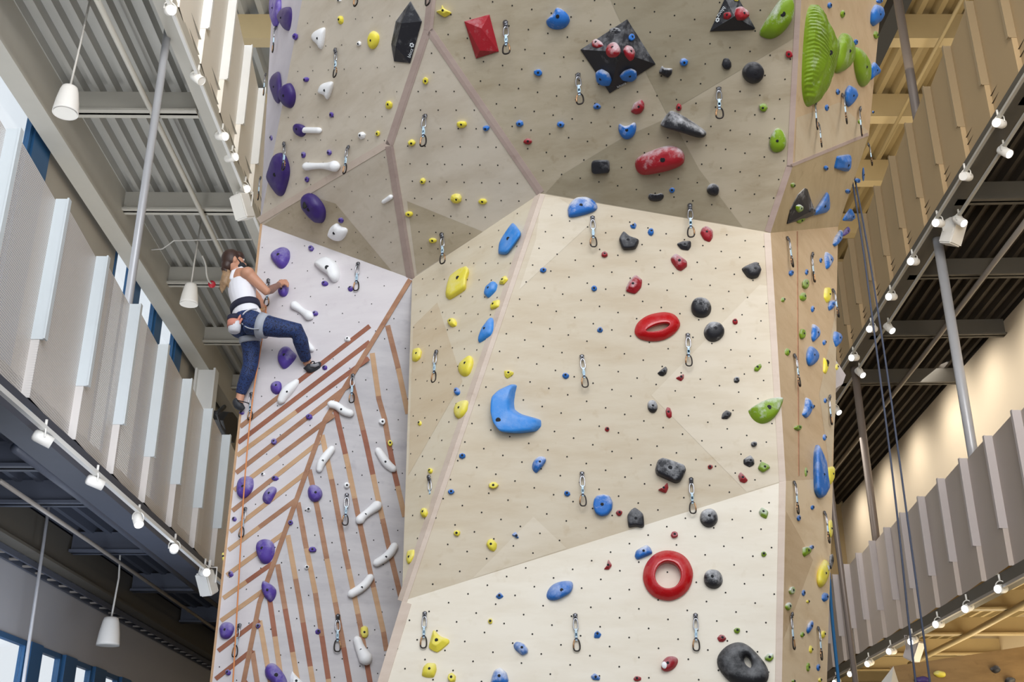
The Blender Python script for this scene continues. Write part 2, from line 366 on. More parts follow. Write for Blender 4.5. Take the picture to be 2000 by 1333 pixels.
for k in ORDER:
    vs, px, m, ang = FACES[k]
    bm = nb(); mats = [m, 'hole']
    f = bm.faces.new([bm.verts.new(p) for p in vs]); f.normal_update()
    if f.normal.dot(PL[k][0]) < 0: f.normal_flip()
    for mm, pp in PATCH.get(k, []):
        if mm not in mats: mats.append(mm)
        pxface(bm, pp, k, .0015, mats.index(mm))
    if k == 'D':
        mats += ['stripe', 'stripe_pale', 'stripe_dark']
        for i, (a, b) in enumerate(DST):
            mid = (a[0] * .55 + b[0] * .45, a[1] * .55 + b[1] * .45)
            c1, c2 = ((2, 4), (4, 4), (3, 4), (2, 2), (3, 2), (2, 3), (3, 3), (3, 2), (3, 3), (3, 4), (3, 3), (4, 4), (4, 4), (4, 4))[i]
            strip(bm, [a, mid], 8.5, c1, 'D'); strip(bm, [mid, b], 8.5, c2, 'D')
        strip(bm, [(801, 546), (634.5, 821), (506.5, 1178), (473, 1345)], 9, 2, 'D', .005)
    if k in ('E', 'E2', 'E3'):
        mats += ['stripe', 'stripe_pale', 'stripe_dark']
        for i, ln in enumerate(EST):
            fine = []
            for a, b in zip(ln, ln[1:]):
                q = max(1, int((b[1] - a[1]) / 6)); fine += [(a[0] + (b[0] - a[0]) * t / q, a[1] + (b[1] - a[1]) * t / q) for t in range(q)]
            ln = fine + [ln[-1]]
            for j in range(len(ln) - 1):
                if facet((ln[j][0] + ln[j + 1][0]) / 2, (ln[j][1] + ln[j + 1][1]) / 2) == k:
                    strip(bm, ln[j:j + 2], 10, (2, 3, 2, 4, 3, 2)[(i + j // 14) % 6], k)
    if ang is not None:
        n = PL[k][0]; ex = V((0, 0, 1)).cross(n).normalized()
        if ex.dot(V((1, 0, 0))) < 0: ex = -ex
        ey = n.cross(ex); ey = ey if ey.z > 0 else -ey
        o = vs[0]; q = [((p - o).dot(ex), (p - o).dot(ey)) for p in vs]
        a = math.radians(-ang); st = .155 if k not in 'BCDE' else .2
        for i in range(-45, 46):
            for j in range(-45, 46):
                x, y = (i * math.cos(a) - j * math.sin(a)) * st, (i * math.sin(a) + j * math.cos(a)) * st
                if abs(x) > 6 or abs(y) > 7 or not inpoly(x, y, q): continue
                if min(segd(x, y, q[t - 1], q[t]) for t in range(len(q))) < .04: continue
                c = o + ex * x + ey * y + n * .003
                if c.z < 1.2: continue
                r = .0065 if k in 'HIJGF' else .0055
                fv = [bm.verts.new(c + ex * (r * math.cos(t * math.pi / 3)) + ey * (r * math.sin(t * math.pi / 3))) for t in range(6)]
                ff = bm.faces.new(fv); ff.normal_update()
                if ff.normal.dot(n) < 0: ff.normal_flip()
                ff.material_index = 1
    obj(FACENAME.get(k, 'plywood_panel'), bm, mats, tower)
# taped ridges: (facet, edge, width px, material)
TRIM = [('B', (763, 285), (838, 60), 11, 'trim'), ('B', (838, 60), (TU, -250), 11, 'trim'), ('H', (838, 60), (TU, -250), 7, 'trim'), ('B', (508, 437), (763, 285), 13, 'trim_pale'),
        ('C', (763, 285), (805, 545), 11, 'trim'), ('G', (763, 285), (805, 545), 5, 'trim'), ('G', (838, 60), (1055, 378), 7, 'trim'), ('H', (838, 60), (1055, 378), 9, 'trim'),
        ('F', (785, 1175), (1055, 378), 9, 'trim_pale'), ('I', (785, 1175), (1055, 378), 10, 'trim_pale'), ('J', (483, 2170), (785, 1175), 19, 'trim_pale'),
        ('H', (1548, 326), (1578, -250), 11, 'trim'), ('H', (1505, 455), (1548, 326), 12, 'trim'), ('I', (1505, 455), (1535, 940), 13, 'trim_pale'), ('J', (1535, 940), (1510, 2170), 13, 'trim_pale'),
        ('K', (1548, 326), (1697, 265), 6, 'trim'), ('D', (508, 437), (318, 2170), 4, 'stripe_pale'), ('M', (1557, 452), (1560, 930), 1.6, 'stripe'), ('G', (763, 285), (838, 60), 4, 'trim')]
for k, a, b, w, m in TRIM:
    cx = sum(p[0] for p in FACES[k][1]) / len(FACES[k][1]); cy = sum(p[1] for p in FACES[k][1]) / len(FACES[k][1])
    dx, dy = b[0] - a[0], b[1] - a[1]; l = math.hypot(dx, dy); nx, ny = -dy / l, dx / l
    if (cx - a[0]) * nx + (cy - a[1]) * ny < 0: nx, ny = -nx, -ny
    bm = nb(); pxface(bm, [a, b, (b[0] + nx * w, b[1] + ny * w), (a[0] + nx * w, a[1] + ny * w)], k, .005, 0, .005)
    obj('edge_trim', bm, m, tower)
# the faces that turn away from the camera
bm = nb()
bk = V((-.9, 2.6, 0)); rr = [hit(1745, -250, PL['K']), U_, Vv, Y1, hit(1590, 2170, PL['M2'])]
vs = [bm.verts.new(p) for p in rr]; ws = [bm.verts.new(p + bk) for p in rr]
for i in range(4): bm.faces.new((vs[i], vs[i + 1], ws[i + 1], ws[i]))
lf = [Atl, A0, r5]; bk2 = V((.5, 1.6, 0))
v2 = [bm.verts.new(p) for p in lf]; w2 = [bm.verts.new(p + bk2) for p in lf]
for i in range(2): bm.faces.new((v2[i + 1], v2[i], w2[i], w2[i + 1]))
obj('back_panel', bm, 'ply_warm', tower)
bm = nb()
q = [at(1595, 660, 10.4), at(1628, 697, 10.6), at(1652, 733, 10.9), at(1646, 750, 10.9), at(1628, 762, 10.6), at(1590, 790, 10.4)]
vs = [bm.verts.new(p) for p in q]; ws = [bm.verts.new(p + V((0, .25, 0))) for p in q]
bm.faces.new(vs); bm.faces.new(ws[::-1])
for i in range(6): bm.faces.new((vs[i - 1], vs[i], ws[i], ws[i - 1]))
obj('volume_panel', bm, 'lilac', tower, label='lilac corner of a panel sticking out behind the right side')
def onwall(u, v, off=0.0, fac=None):
    k = fac or facet(u, v); return hit(u, v, PL[k], off), PL[k][0], k
# ------------------------------------------------------------------ climbing holds
from mathutils.bvhtree import BVHTree
SRC = {'0': (0, 0, 1), '1': (500, 0, 4.4425), '2': (500, 270, 4.4425), '3': (400, 470, 3.603), '4': (400, 780, 4.4432), '5': (400, 1033, 4.4432), '6': (840, 0, 4.4425), '7': (1220, 0, 4.4425), '8': (1100, 270, 3.863),
       '9': (780, 400, 4.4425), '10': (780, 660, 4.4425), '11': (1140, 560, 4.231), '12': (1140, 800, 4.231), '14': (1140, 1018, 4.231), '15': (740, 1000, 4.002),
       'a': (1490, 0, 4.443), 'b': (1490, 270, 4.443), 'c': (1490, 540, 5.332), 'd': (1490, 770, 4.76), 'e': (1480, 1033, 4.443)}
def px(src, s):
    ox, oy, k = SRC[src]; return [V((ox + float(a.split(',')[0]) / k, oy + float(a.split(',')[1]) / k)) for a in s.split()]
# colour | kind | picture tile | outline, or spine with radii | height (share of the smaller side) | what it is (~ marks a landmark others may be described by)
BIG = '''
P|d|0|530,-14 540,-20 549,-8 550,20 545,48 538,56 530,40 527,15|.5|tall dark purple pinch hold cut by the top edge of the photo
Pd|d|1|198,140 225,80 285,55 312,70 315,150 300,250 280,275 250,240 215,180|.45|dark purple leaf-shaped hold near the top left corner of the wall|1
Pd|d|1|205,615 220,680 225,800 212,880 195,908 165,870 120,740 128,680 160,635|.5|dark purple pinch on the pale side strip, upper of a touching pair|1
Pd|d|1|230,750 290,715 318,735 347,800 345,880 320,935 290,942 250,920 215,860 207,800|.5|dark oval purple hold, lower of a touching pair near the left edge|1
Pd|d|1|340,1080 380,1073 430,1095 440,1140 425,1180 390,1193 350,1170 328,1125|.5|dark purple hold behind the white bar hold
Wc|d|1|565,242 600,235 606,265 595,370 578,425 560,432 535,385 482,340 490,285|.5|white fin-shaped hold with a pointed tail, upper of two alike|1
Wc|d|1|645,705 670,710 673,735 665,775 640,850 620,870 600,825 545,810 538,785 560,730|.5|white fin-shaped hold with a pointed tail, lower of two alike|1
W|t|1|400,1128 478,1128 555,1130 ; 26 26 26|1|white bar hold lying level across a dark purple hold|1
Y|d|1|1020,262 1065,290 1075,340 1055,400 1020,433 985,410 975,340 990,285|.5|yellow egg-shaped hold near the black faceted volume on the upper left wall|1
Y|p|1|1560,100 1605,85 1615,40 1635,75 1705,112 1640,155|.5|yellow three-pointed star hold beside the top ridge|1
K|v|1|1343,12 1440,185 1340,547 1203,533 1178,385 1218,185 / 1300,200 1250,400|.35|long black faceted volume with white lettering on the upper left wall|1
Pd|d|2|200,122 255,135 290,220 300,310 265,440 240,500 195,508 160,455 95,360 110,290 150,160|.4|very large dark purple teardrop hold at the left edge with a quickdraw over it|1
Wc|t|2|455,243 520,240 590,238 650,243 700,240 ; 36 27 26 34 48|1|white bone-shaped hold lying level above the slanted ridge|1
Pd|k|2|440,478 475,474 530,500 580,560 608,620 608,680 590,730 555,740 520,725 460,660 415,610 402,550 410,500|.45|big dark purple oval hold with a deep pocket in it|1
W|d|2|690,740 715,738 740,770 790,778 800,810 775,860 740,893 700,893 635,855 632,835 655,770|.4|white square ribbed hold under the slanted ridge|1
W|t|2|1115,548 1145,530 1175,508 ; 18 20 22|1|short white cylinder hold on the grey triangle panel
P|d|2|240,952 290,965 300,1030 280,1090 240,1135 205,1135 165,1095 127,1040 145,1000 185,972|.4|purple heart-shaped hold above the climber's reaching hand|1
W|d|2|500,1080 590,1030 640,1040 700,1080 725,1130 735,1190 720,1240 680,1258 650,1240 625,1190 560,1150 520,1110|.4|large white lumpy hold to the right of the climber's head|1
P|d|3|535,320 570,308 592,320 590,360 575,392 550,400 525,385 518,355|.6|purple hold the climber grips with the right hand|1
W|t|3|640,465 690,500 740,537 ; 31 20 34|1|white hourglass hold to the right of the climber's waist|1
W|t|3|702,700 735,745 755,768 ; 18 22 22|1|white hold half hidden behind the climber's bent shin
P|d|3|590,745 612,775 648,805 645,825 620,860 575,905 545,905 517,845 525,785 555,750|.4|large purple hold below the climber's bent thigh|1
P|d|3|490,997 520,995 543,1010 540,1060 520,1085 490,1085 465,1060 460,1020|.5|rounded purple hold left of the climber's standing-out right foot|1
W|t|3|648,1005 605,1050 575,1085 548,1130 ; 24 38 38 30|1|long white hold lying on the top brown stripe|1
W|t|3|890,1155 930,1165 975,1205 1020,1218 ; 28 28 30 28|1|white wavy hold where the second ridge stripe meets the grey panel|1
P|d|4|300,690 350,670 410,672 428,720 420,790 375,850 330,870 285,840 277,770|.45|large purple hold with the orange rope running over it|1
P|d|4|575,765 620,770 627,800 605,850 570,910 540,920 505,890 498,850 530,800|.4|purple hold with a scooped lower edge on the striped panel|1
P|d|4|935,742 985,755 1020,800 1020,850 985,890 940,897 900,860 890,800 905,755|.5|round purple hold at the edge of the grey striped panel|1
W|t|4|1098,440 1050,500 1005,560 993,612 ; 32 38 36 28|1|white banana hold, the one nearest the striped ridge|1
W|t|4|1505,455 1540,510 1580,570 1630,608 ; 32 38 38 32|1|white wavy banana hold beside a small yellow hold|1
W|t|4|1490,930 1430,975 1370,1020 1345,1050 ; 44 34 34 40|1|white dog-bone hold below a hanging quickdraw on the grey panel|1
P|d|5|540,97 590,110 613,170 605,225 575,290 530,315 490,300 462,230 455,170 480,115|.45|big purple egg-shaped hold just left of the ridge|1
P|r|5|500,460 520,455 600,500 628,545 610,610 570,650 545,620 520,600 490,520|.4|purple fluted hold astride the ridge|1
P|d|5|160,815 215,812 255,840 257,890 225,950 180,965 140,950 130,900 128,860|.45|purple rounded hold at the bottom left edge, beside a quickdraw|1
P|d|5|517,1230 540,1180 590,1165 640,1200 690,1270 720,1333 715,1400 620,1420 590,1340 530,1300|.4|long purple wrinkled hold at the bottom edge of the photo|1
W|p|5|757,1235 790,1275 850,1335 870,1400 740,1400 738,1300|.3|white pointed fin hold at the bottom edge of the photo|1
Y|d|5|1385,842 1415,855 1422,920 1405,950 1370,950 1350,915 1352,860|.5|amber yellow pill-shaped hold above a white curved hold
W|t|5|1640,160 1605,220 1550,265 1490,300 ; 36 38 36 34|1|white banana hold, upper of two parallel ones|1
W|t|5|1432,430 1395,485 1340,530 1272,568 ; 34 38 38 36|1|white banana hold, lower of two parallel ones|1
W|t|5|1322,975 1345,1045 1390,1130 ; 38 42 60|1|white curved hold thick at its lower end, below the amber hold|1
Y|d|5|1760,190 1825,180 1820,240 1790,300 1765,310 1750,270|.4|yellow hold squeezed against the left edge of the pale front
R|v|6|298,185 515,125 597,445 400,507 / 455,240 440,430|.3|flat red four-sided volume at the top of the overhang|1
Bc|d|6|1105,68 1160,92 1215,150 1210,200 1165,250 1090,260 1030,240 1003,190 1020,165 1070,125 1085,80|.45|large blue mitten-shaped hold right of the red volume|1
K|v|0|1133.8,96.8 1225,37.5 1280.3,125 1191,182 / 1212,96|.4|large black diamond-shaped volume carrying small holds|1
Kc|p|0|1190,58 1200,54 1212,57 1214,63 1204,67 1192,65|.4|chalked black knob at the upper corner of the black diamond volume
Rc|d|0|1157,82 1166,77 1176,83 1180,90 1168,95 1157,92|.5|chalky red hold on the black diamond volume, nearest its upper left edge
Rc|d|0|1183,98 1191,87 1203,84 1212,94 1212,104 1204,112 1191,113 1184,107|.5|large chalk-whitened red hold in the middle of the black diamond volume
Rc|d|0|1216,98 1222,89 1232,92 1240,104 1237,117 1230,120 1221,110|.5|chalky red hold on the right half of the black diamond volume
B|s|0|1233.5,74.3,13,15|.5|tiny blue hold on the top corner of the black diamond volume
Bc|d|0|1166,139 1176,134 1190,142 1196,156 1191,168 1180,168 1168,160|.5|blue round hold on the lower left edge of the black diamond volume
Bc|d|0|1209,148 1218,138 1232,133 1243,138 1244,152 1234,160 1216,158|.45|blue ridged hold on the lower right edge of the black diamond volume
K|v|0|1416,-4 1442,-4 1475,55 1471,58 1386.6,61 / 1434,30|.4|black triangular volume at the top edge with white lettering|1
R|d|0|1413,26 1427,24 1429,33 1422,39 1413,37|.5|small red hold on the black triangular volume
Rc|d|0|1436,16 1446,12 1459,22 1462,32 1452,40 1440,40 1434,30|.5|chalky pink-red hold on the black triangular volume
Gc|d|7|1460,20 1465,120 1440,200 1370,290 1290,340 1220,335 1155,300 1200,210 1280,90 1340,0 1400,-40 1440,-30|.4|large green half-moon hold at the top of the overhang|1
K|d|7|860,505 900,503 925,540 928,580 905,605 870,600 842,560|.5|flat oval black hold left of the black ball hold
K|d|7|1060,550 1112,532 1165,545 1205,600 1205,660 1170,715 1110,732 1060,710 1020,660 1018,600|.6|black ball hold on the overhang|1
Kc|p|7|325,568 345,590 418,595 410,640 378,678 295,632|.5|small black angular hold beside the black diamond volume
Rc|d|7|145,860 170,890 172,940 140,985 95,995 50,970 75,900|.5|dark red wedge hold under the black diamond volume
Kc|d|7|385,965 420,960 520,1010 700,1130 712,1165 690,1190 640,1190 500,1140 315,1090 310,1065|.6|long black horn-shaped hold pointing down to the right|1
Gc|d|7|1330,1105 1375,1135 1403,1200 1400,1270 1360,1320 1290,1327 1258,1270 1255,1220 1290,1135|.45|green egg-shaped hold with chalk on one half, on the overhang|1
Bc|d|0|1209,240 1218,246.5 1228,245.4 1241,236.4 1243.6,252 1237,268 1223.4,274 1213.7,268 1207,254|.4|blue crescent hold with a scooped top, under the dark red wedge|1
G|m|a|430,30 465,80 530,220 600,340 610,420 590,560 545,720 480,870 400,933 370,920 345,850 333,720 345,430 370,150 395,60|.3|very large ribbed green hold on the upper right side face|1
G|d|a|695,283 735,305 775,390 782,480 760,560 700,620 630,645 612,610 615,480 645,350 670,300|.35|bright green leaf-shaped hold beside the ribbed green one|1
G|d|a|795,400 850,430 900,510 925,600 915,700 880,755 840,752 810,690 785,560 785,430|.35|dark green slice-shaped hold furthest right of three green ones|1
B|d|a|970,35 1030,60 1045,130 1020,185 955,235 930,200 935,100|.5|large blue hold near the top right edge of the tower|1
B|d|a|960,535 985,560 1020,610 1010,640 960,670 925,705 925,580|.5|blue pointed hold sticking out over the right edge, beside the dark green slice|1
B|d|a|745,735 800,765 825,820 800,870 740,935 705,880 710,790|.5|blue shield-shaped hold below the green slice, touched by a quickdraw|1
B|p|b|640,155 700,145 750,140 755,165 745,250 730,285 690,285 650,270 615,260 630,200|.5|blue clawed hold near the right edge, below the side seam|1
Kc|v|b|360,432 380,440 420,560 450,640 430,670 380,690 205,743 235,620 300,490 / 350,620|.35|black chalked pyramid volume on the right side face|1
Gc|d|0|1553,402 1560,399 1567,404 1566,412 1559,416 1553,410|.5|pale green hold on the black pyramid volume
G|d|0|1555,428 1565,424 1574,424 1570,432 1562,437 1556,435|.4|green hold tucked under the black pyramid volume
B|d|b|550,465 570,480 582,610 550,645 440,672 430,650 490,560|.4|blue triangular hold just right of the black pyramid volume|1
K|d|0|1580,407 1586,405 1592,411 1591,419 1585,420 1580,415|.5|small dark knob at the right corner of the black pyramid volume
B|p|b|755,605 775,640 785,700 760,722 685,718 710,670|.5|blue pointed hold on the right edge above a chalky purple one
P|d|b|735,765 750,800 740,830 700,855 685,845 700,800|.5|chalky mauve hold sticking out past the right edge|1
Bc|d|b|665,795 685,800 680,880 620,948 603,920 615,870|.5|blue wedge hold on the right edge with a chalked top
Bc|d|b|540,982 595,1030 598,1070 560,1140 545,1135 530,1040|.5|pale blue wedge hold on the right face, beside a tiny blue one
Y|d|c|640,120 690,115 700,190 685,270 660,280 632,220|.4|long yellow hold on the right face beside a quickdraw
Bc|p|c|690,260 755,245 760,290 730,340 685,362 674,320|.5|blue chalky hold with a hanging quickdraw in front
Bc|d|c|510,490 570,530 592,580 580,630 520,690 500,640|.5|blue chalk-streaked wedge on the right face|1
B|d|c|735,570 795,595 818,640 800,700 755,745 725,650|.5|blue wedge at the right edge of the right face|1
B|d|c|485,725 520,740 578,800 580,850 550,910 485,943 460,920 445,840 460,760|.5|biggest blue rounded hold in the middle of the right face|1
Y|d|c|628,840 650,870 685,900 670,960 650,1022 625,1000|.4|yellow hold with a round hole, on the right face|1
Bc|d|d|395,28 430,50 448,100 440,160 400,230 360,195 385,120|.4|chalky blue kidney-shaped hold on the right face
B|f|d|492,468 515,510 565,620 575,720 590,830 598,880 560,955 530,972 505,960 475,900 467,720 470,540|.3|long blue boot-shaped hold on the right face|1
Y|d|d|575,690 640,672 655,700 648,800 615,862 580,820|.3|pale yellow hold behind the long blue boot-shaped one
Y|d|0|1618,1018 1624,1015 1626,1040 1623,1052 1617,1045|.4|yellow hold at the very edge beside a quickdraw's lower carabiner
Gc|d|e|385,165 430,158 460,180 455,215 400,250 385,225|.5|green hold touching a tiny blue one on the lower right face
Y|d|e|580,263 605,290 615,380 600,440 560,510 530,515 508,460 515,370 550,300|.35|big yellow hold with a grey pocket low on the right face|1
Kc|d|0|1620,1085 1626,1082 1628,1098 1623,1114 1619,1108|.4|dark chalky hold peeking round the right edge, beside the big yellow one
Bc|d|e|465,795 480,815 475,860 435,918 420,895 430,830|.5|blue wedge with a chalked top low on the right face
K|f|8|230,165 335,163 350,180 352,245 340,265 235,272 215,255 213,185|.45|black rounded-square hold on the overhang|1
Rc|d|8|800,55 850,62 900,90 918,150 900,205 780,250 610,285 560,260 540,210 545,160 600,120 740,65|.55|big dark red sausage-shaped hold on the overhang|1
Kc|d|8|650,415 680,425 710,425 745,412 765,440 735,478 660,478 637,450|.5|black kidney-shaped hold under the red sausage
Kc|d|8|1132,340 1170,355 1180,395 1165,430 1130,437 1090,420 1080,380 1100,350|.55|black knob hold low on the overhang
Bc|d|8|90,450 150,443 190,447 245,480 268,540 170,580 60,603 35,590 32,515|.4|large blue jug with a straight lower lip under the overhang|1
B|p|8|503,655 520,660 535,650 540,637 555,655 545,685 515,682|.5|small blue crescent hold under the overhang
K|f|8|455,703 500,745 578,770 550,840 450,848 418,765|.4|matte black five-sided hold|1
Rc|d|8|1080,665 1130,700 1130,750 1105,788 1060,770 1032,720 1045,685|.4|red shield-shaped hold right of a quickdraw under the overhang
K|p|8|855,800 905,780 965,778 965,820 945,850 890,842|.5|black wedge hold below a quickdraw
Rc|d|8|845,875 935,940 935,970 890,1005 860,995 820,945 808,910|.45|red block-shaped hold below the black wedge
Rc|p|8|548,1030 598,1070 590,1130 545,1180 475,1160 475,1130 505,1075|.4|red angular hold above the red lip-shaped one|1
K|d|8|1338,985 1430,942 1460,942 1493,1000 1470,1055 1420,1068 1385,1050|.5|black beaked hold near the right edge of the front|1
Bm|f|9|985,150 1055,240 1055,275 935,438 855,430 865,340 890,290|.3|large blue angular hold at the top of the long ridge|1
Y|f|9|585,553 605,570 605,600 583,665 580,740 435,833 400,800 412,720 440,640 520,580|.3|largest yellow hold, beside the left edge of the pale front|1
Y|p|9|920,615 950,650 910,695 865,690 885,640|.5|small yellow angular hold against the long ridge
Bm|d|9|825,665 855,695 840,750 775,815 740,785 760,720|.45|blue bean-shaped hold left of the long ridge|1
Y|d|9|878,825 870,890 800,915 795,880 830,835|.45|yellow rounded hold below the blue bean
Bm|d|9|805,978 823,1000 820,1090 800,1140 695,1205 690,1180 730,1080|.4|long blue tapered hold leaning on the long ridge|1
Y|d|10|115,105 175,88 198,120 185,180 150,212 110,205|.45|yellow hold on the left edge of the pale front, above a quickdraw|1
Y|d|10|620,155 645,190 640,250 605,335 545,340 508,290 515,235 570,190|.4|big yellow leaf-shaped hold left of the long ridge|1
Y|d|10|600,540 602,590 580,660 530,710 490,695 473,640 490,580 540,550|.4|yellow rounded hold touching the long ridge, below a small blue one|1
Bm|f|10|995,402 1022,415 1005,480 995,560 1000,625 1060,665 1190,700 1230,715 1232,770 1190,815 1040,833 910,825 850,740 825,640 830,510 890,450|.24|largest blue hold, shaped like a letter C|1
Y|p|10|908,290 960,288 995,305 985,325 940,358 915,340|.5|small yellow shield hold above the blue C-shaped one
Bc|d|10|1190,1040 1240,1033 1275,1055 1265,1090 1200,1170 1180,1178 1150,1140 1155,1085|.5|blue half-disc hold below and right of the blue C-shaped one|1
R|o|11|415,370 440,300 520,240 620,215 690,212 760,235 800,300 795,340 740,405 650,450 550,457 470,440 430,410 / 505,375 540,350 610,325 670,312 710,320 690,345 620,375 545,385|.28|glossy red lip-shaped hold with a slot|1
Kc|d|11|970,97 1030,115 1058,165 1050,220 1015,255 960,262 910,245 883,190 895,135 930,103|.5|black ball hold, upper of a pair beside the red lip-shaped hold|1
Kc|d|11|1075,300 1130,315 1160,360 1160,400 1125,445 1065,465 1015,445 988,390 1000,340 1030,308|.5|black ball hold, lower of a pair beside the red lip-shaped hold|1
K|p|11|675,662 690,690 680,725 655,743 630,740 605,718|.5|black half-moon hold below the red lip-shaped one
R|p|11|828,723 828,760 805,787 755,760|.5|small red pointed hold just below a quickdraw and a seam
G|d|11|1465,637 1473,665 1440,705 1408,700 1412,670 1440,650|.5|small green curved hold near the right edge of the front
Kc|d|11|545,940 585,940 610,975 612,1010 590,1045 560,1047 530,1020 525,970|.5|black oval hold with chalk below the half-moon
R|d|11|690,997 715,1005 730,1045 728,1080 708,1092 685,1075 677,1030|.5|red pill-shaped hold beside a black oval one
K|p|11|1175,1023 1220,1045 1215,1070 1185,1098 1135,1095 1145,1050|.5|black angular hold left of the large green fin
Gc|d|11|1645,918 1643,960 1600,1060 1540,1120 1470,1142 1400,1110 1357,1040 1365,1015 1500,940|.35|large green fin-shaped hold at the right edge of the front|1
Kc|f|12|640,410 680,418 830,470 845,510 800,600 760,617 600,545 588,500 610,425|.4|black rounded rectangular hold, tilted|1
R|p|12|693,603 702,650 680,697 610,667 660,655|.5|small red tooth-shaped hold under the black rectangular one
Kc|p|12|1375,380 1405,420 1408,460 1370,482 1320,455 1318,415|.5|black chalky cube hold near the right edge, beside a green one
G|d|12|1465,428 1530,460 1542,485 1480,527 1435,490|.5|green hold right of the black chalky cube|1
R|p|12|1295,518 1360,590 1330,613 1290,600 1275,550|.5|red half-moon hold under the black chalky cube
Bc|f|12|110,715 160,703 215,715 242,770 235,830 200,875 150,888 100,865 78,800 88,745|.35|pale blue disc hold|1
K|f|12|425,817 495,870 502,970 480,983 430,970 370,983 358,885 390,840|.35|matte black house-shaped hold|1
Kc|d|12|1033,822 1085,838 1110,890 1105,935 1065,975 1015,980 970,945 957,895 975,845|.5|black ball hold under a quickdraw, above the red ring|1
Gc|d|12|1470,812 1530,850 1510,910 1460,885 1445,850|.5|chalky green hold at the right edge of the front, above a tiny green one
Bc|d|12|430,1170 520,1120 550,1145 573,1195 440,1248 420,1215|.45|pale blue block hold touching the red ring|1
R|p|12|203,1240 235,1290 210,1327 165,1325 190,1295|.5|red shark-fin hold left of the red ring|1
R|o|14|695,242 790,262 860,315 900,400 906,455 885,545 830,615 750,657 690,664 600,645 530,590 492,510 487,440 510,360 560,295 620,257 / 695,350 760,370 797,430 797,490 760,550 700,568 640,555 597,505 590,450 610,395 650,360|.3|red ring-shaped hold with a round hole|1
Kc|d|14|1070,405 1125,418 1150,470 1148,520 1110,560 1060,565 1010,540 990,490 1000,440 1030,412|.5|black ball hold right of the red ring|1
R|d|14|720,1115 775,1130 783,1170 750,1225 690,1252 645,1235 640,1200 670,1140|.5|red barrel-shaped hold with a white pocket near the bottom|1
Km|o|14|1280,997 1360,1030 1440,1110 1520,1210 1535,1290 1500,1360 1380,1395 1250,1370 1150,1280 1098,1190 1105,1110 1180,1030 / 1325,1135 1350,1125 1380,1160 1388,1200 1375,1222 1345,1200 1325,1165|.28|huge black doughnut hold at the bottom|1
B|p|14|115,910 148,940 130,972 85,970 88,930|.5|small blue angular hold near the bottom, upper of two in a column
B|p|14|90,1258 138,1295 130,1320 75,1315 57,1285|.5|small blue angular hold near the bottom, lower of two in a column
B|r|15|1410,545 1500,540 1520,570 1505,630 1450,665 1380,698 1320,690 1305,650 1340,580|.4|large blue fluted oval hold left of the red ring|1
B|p|15|945,630 978,665 940,687 910,665|.5|small blue diamond hold left of the large blue fluted oval
Bc|d|15|1075,1015 1130,1030 1165,1075 1165,1105 1120,1127 1060,1075 1050,1040|.5|chalky blue oval hold low on the front, between two quickdraws|1
Y|p|15|430,920 480,975 550,1000 553,1030 460,1108 390,1070 410,1000|.3|yellow four-pointed hold beside a quickdraw low on the front|1
Y|d|15|380,1187 445,1190 453,1240 430,1300 375,1300 333,1285 345,1220|.4|yellow lobed hold near the bottom edge|1
Bc|d|15|950,1218 1000,1260 1015,1320 1000,1360 870,1360 880,1300 905,1240|.45|large blue dome hold cut by the bottom edge|1
Y|d|15|885,210 925,250 920,290 900,315 865,300 840,260 855,225|.45|yellow egg-shaped hold between the left edge and the large blue fluted oval|1
B|p|15|1070,155 1095,205 1080,210 1035,180|.5|small blue pointed hold on the seam, right of the yellow egg-shaped one
Gc|d|0|1493,1284 1500,1277 1510,1277 1511,1287 1504,1294 1494,1290|.5|green chalky hold right of the huge black doughnut
Y|d|0|433,1082 437,1079 438,1092 435,1097|.4|yellow hold peeking out past the left edge of the striped panel
'''
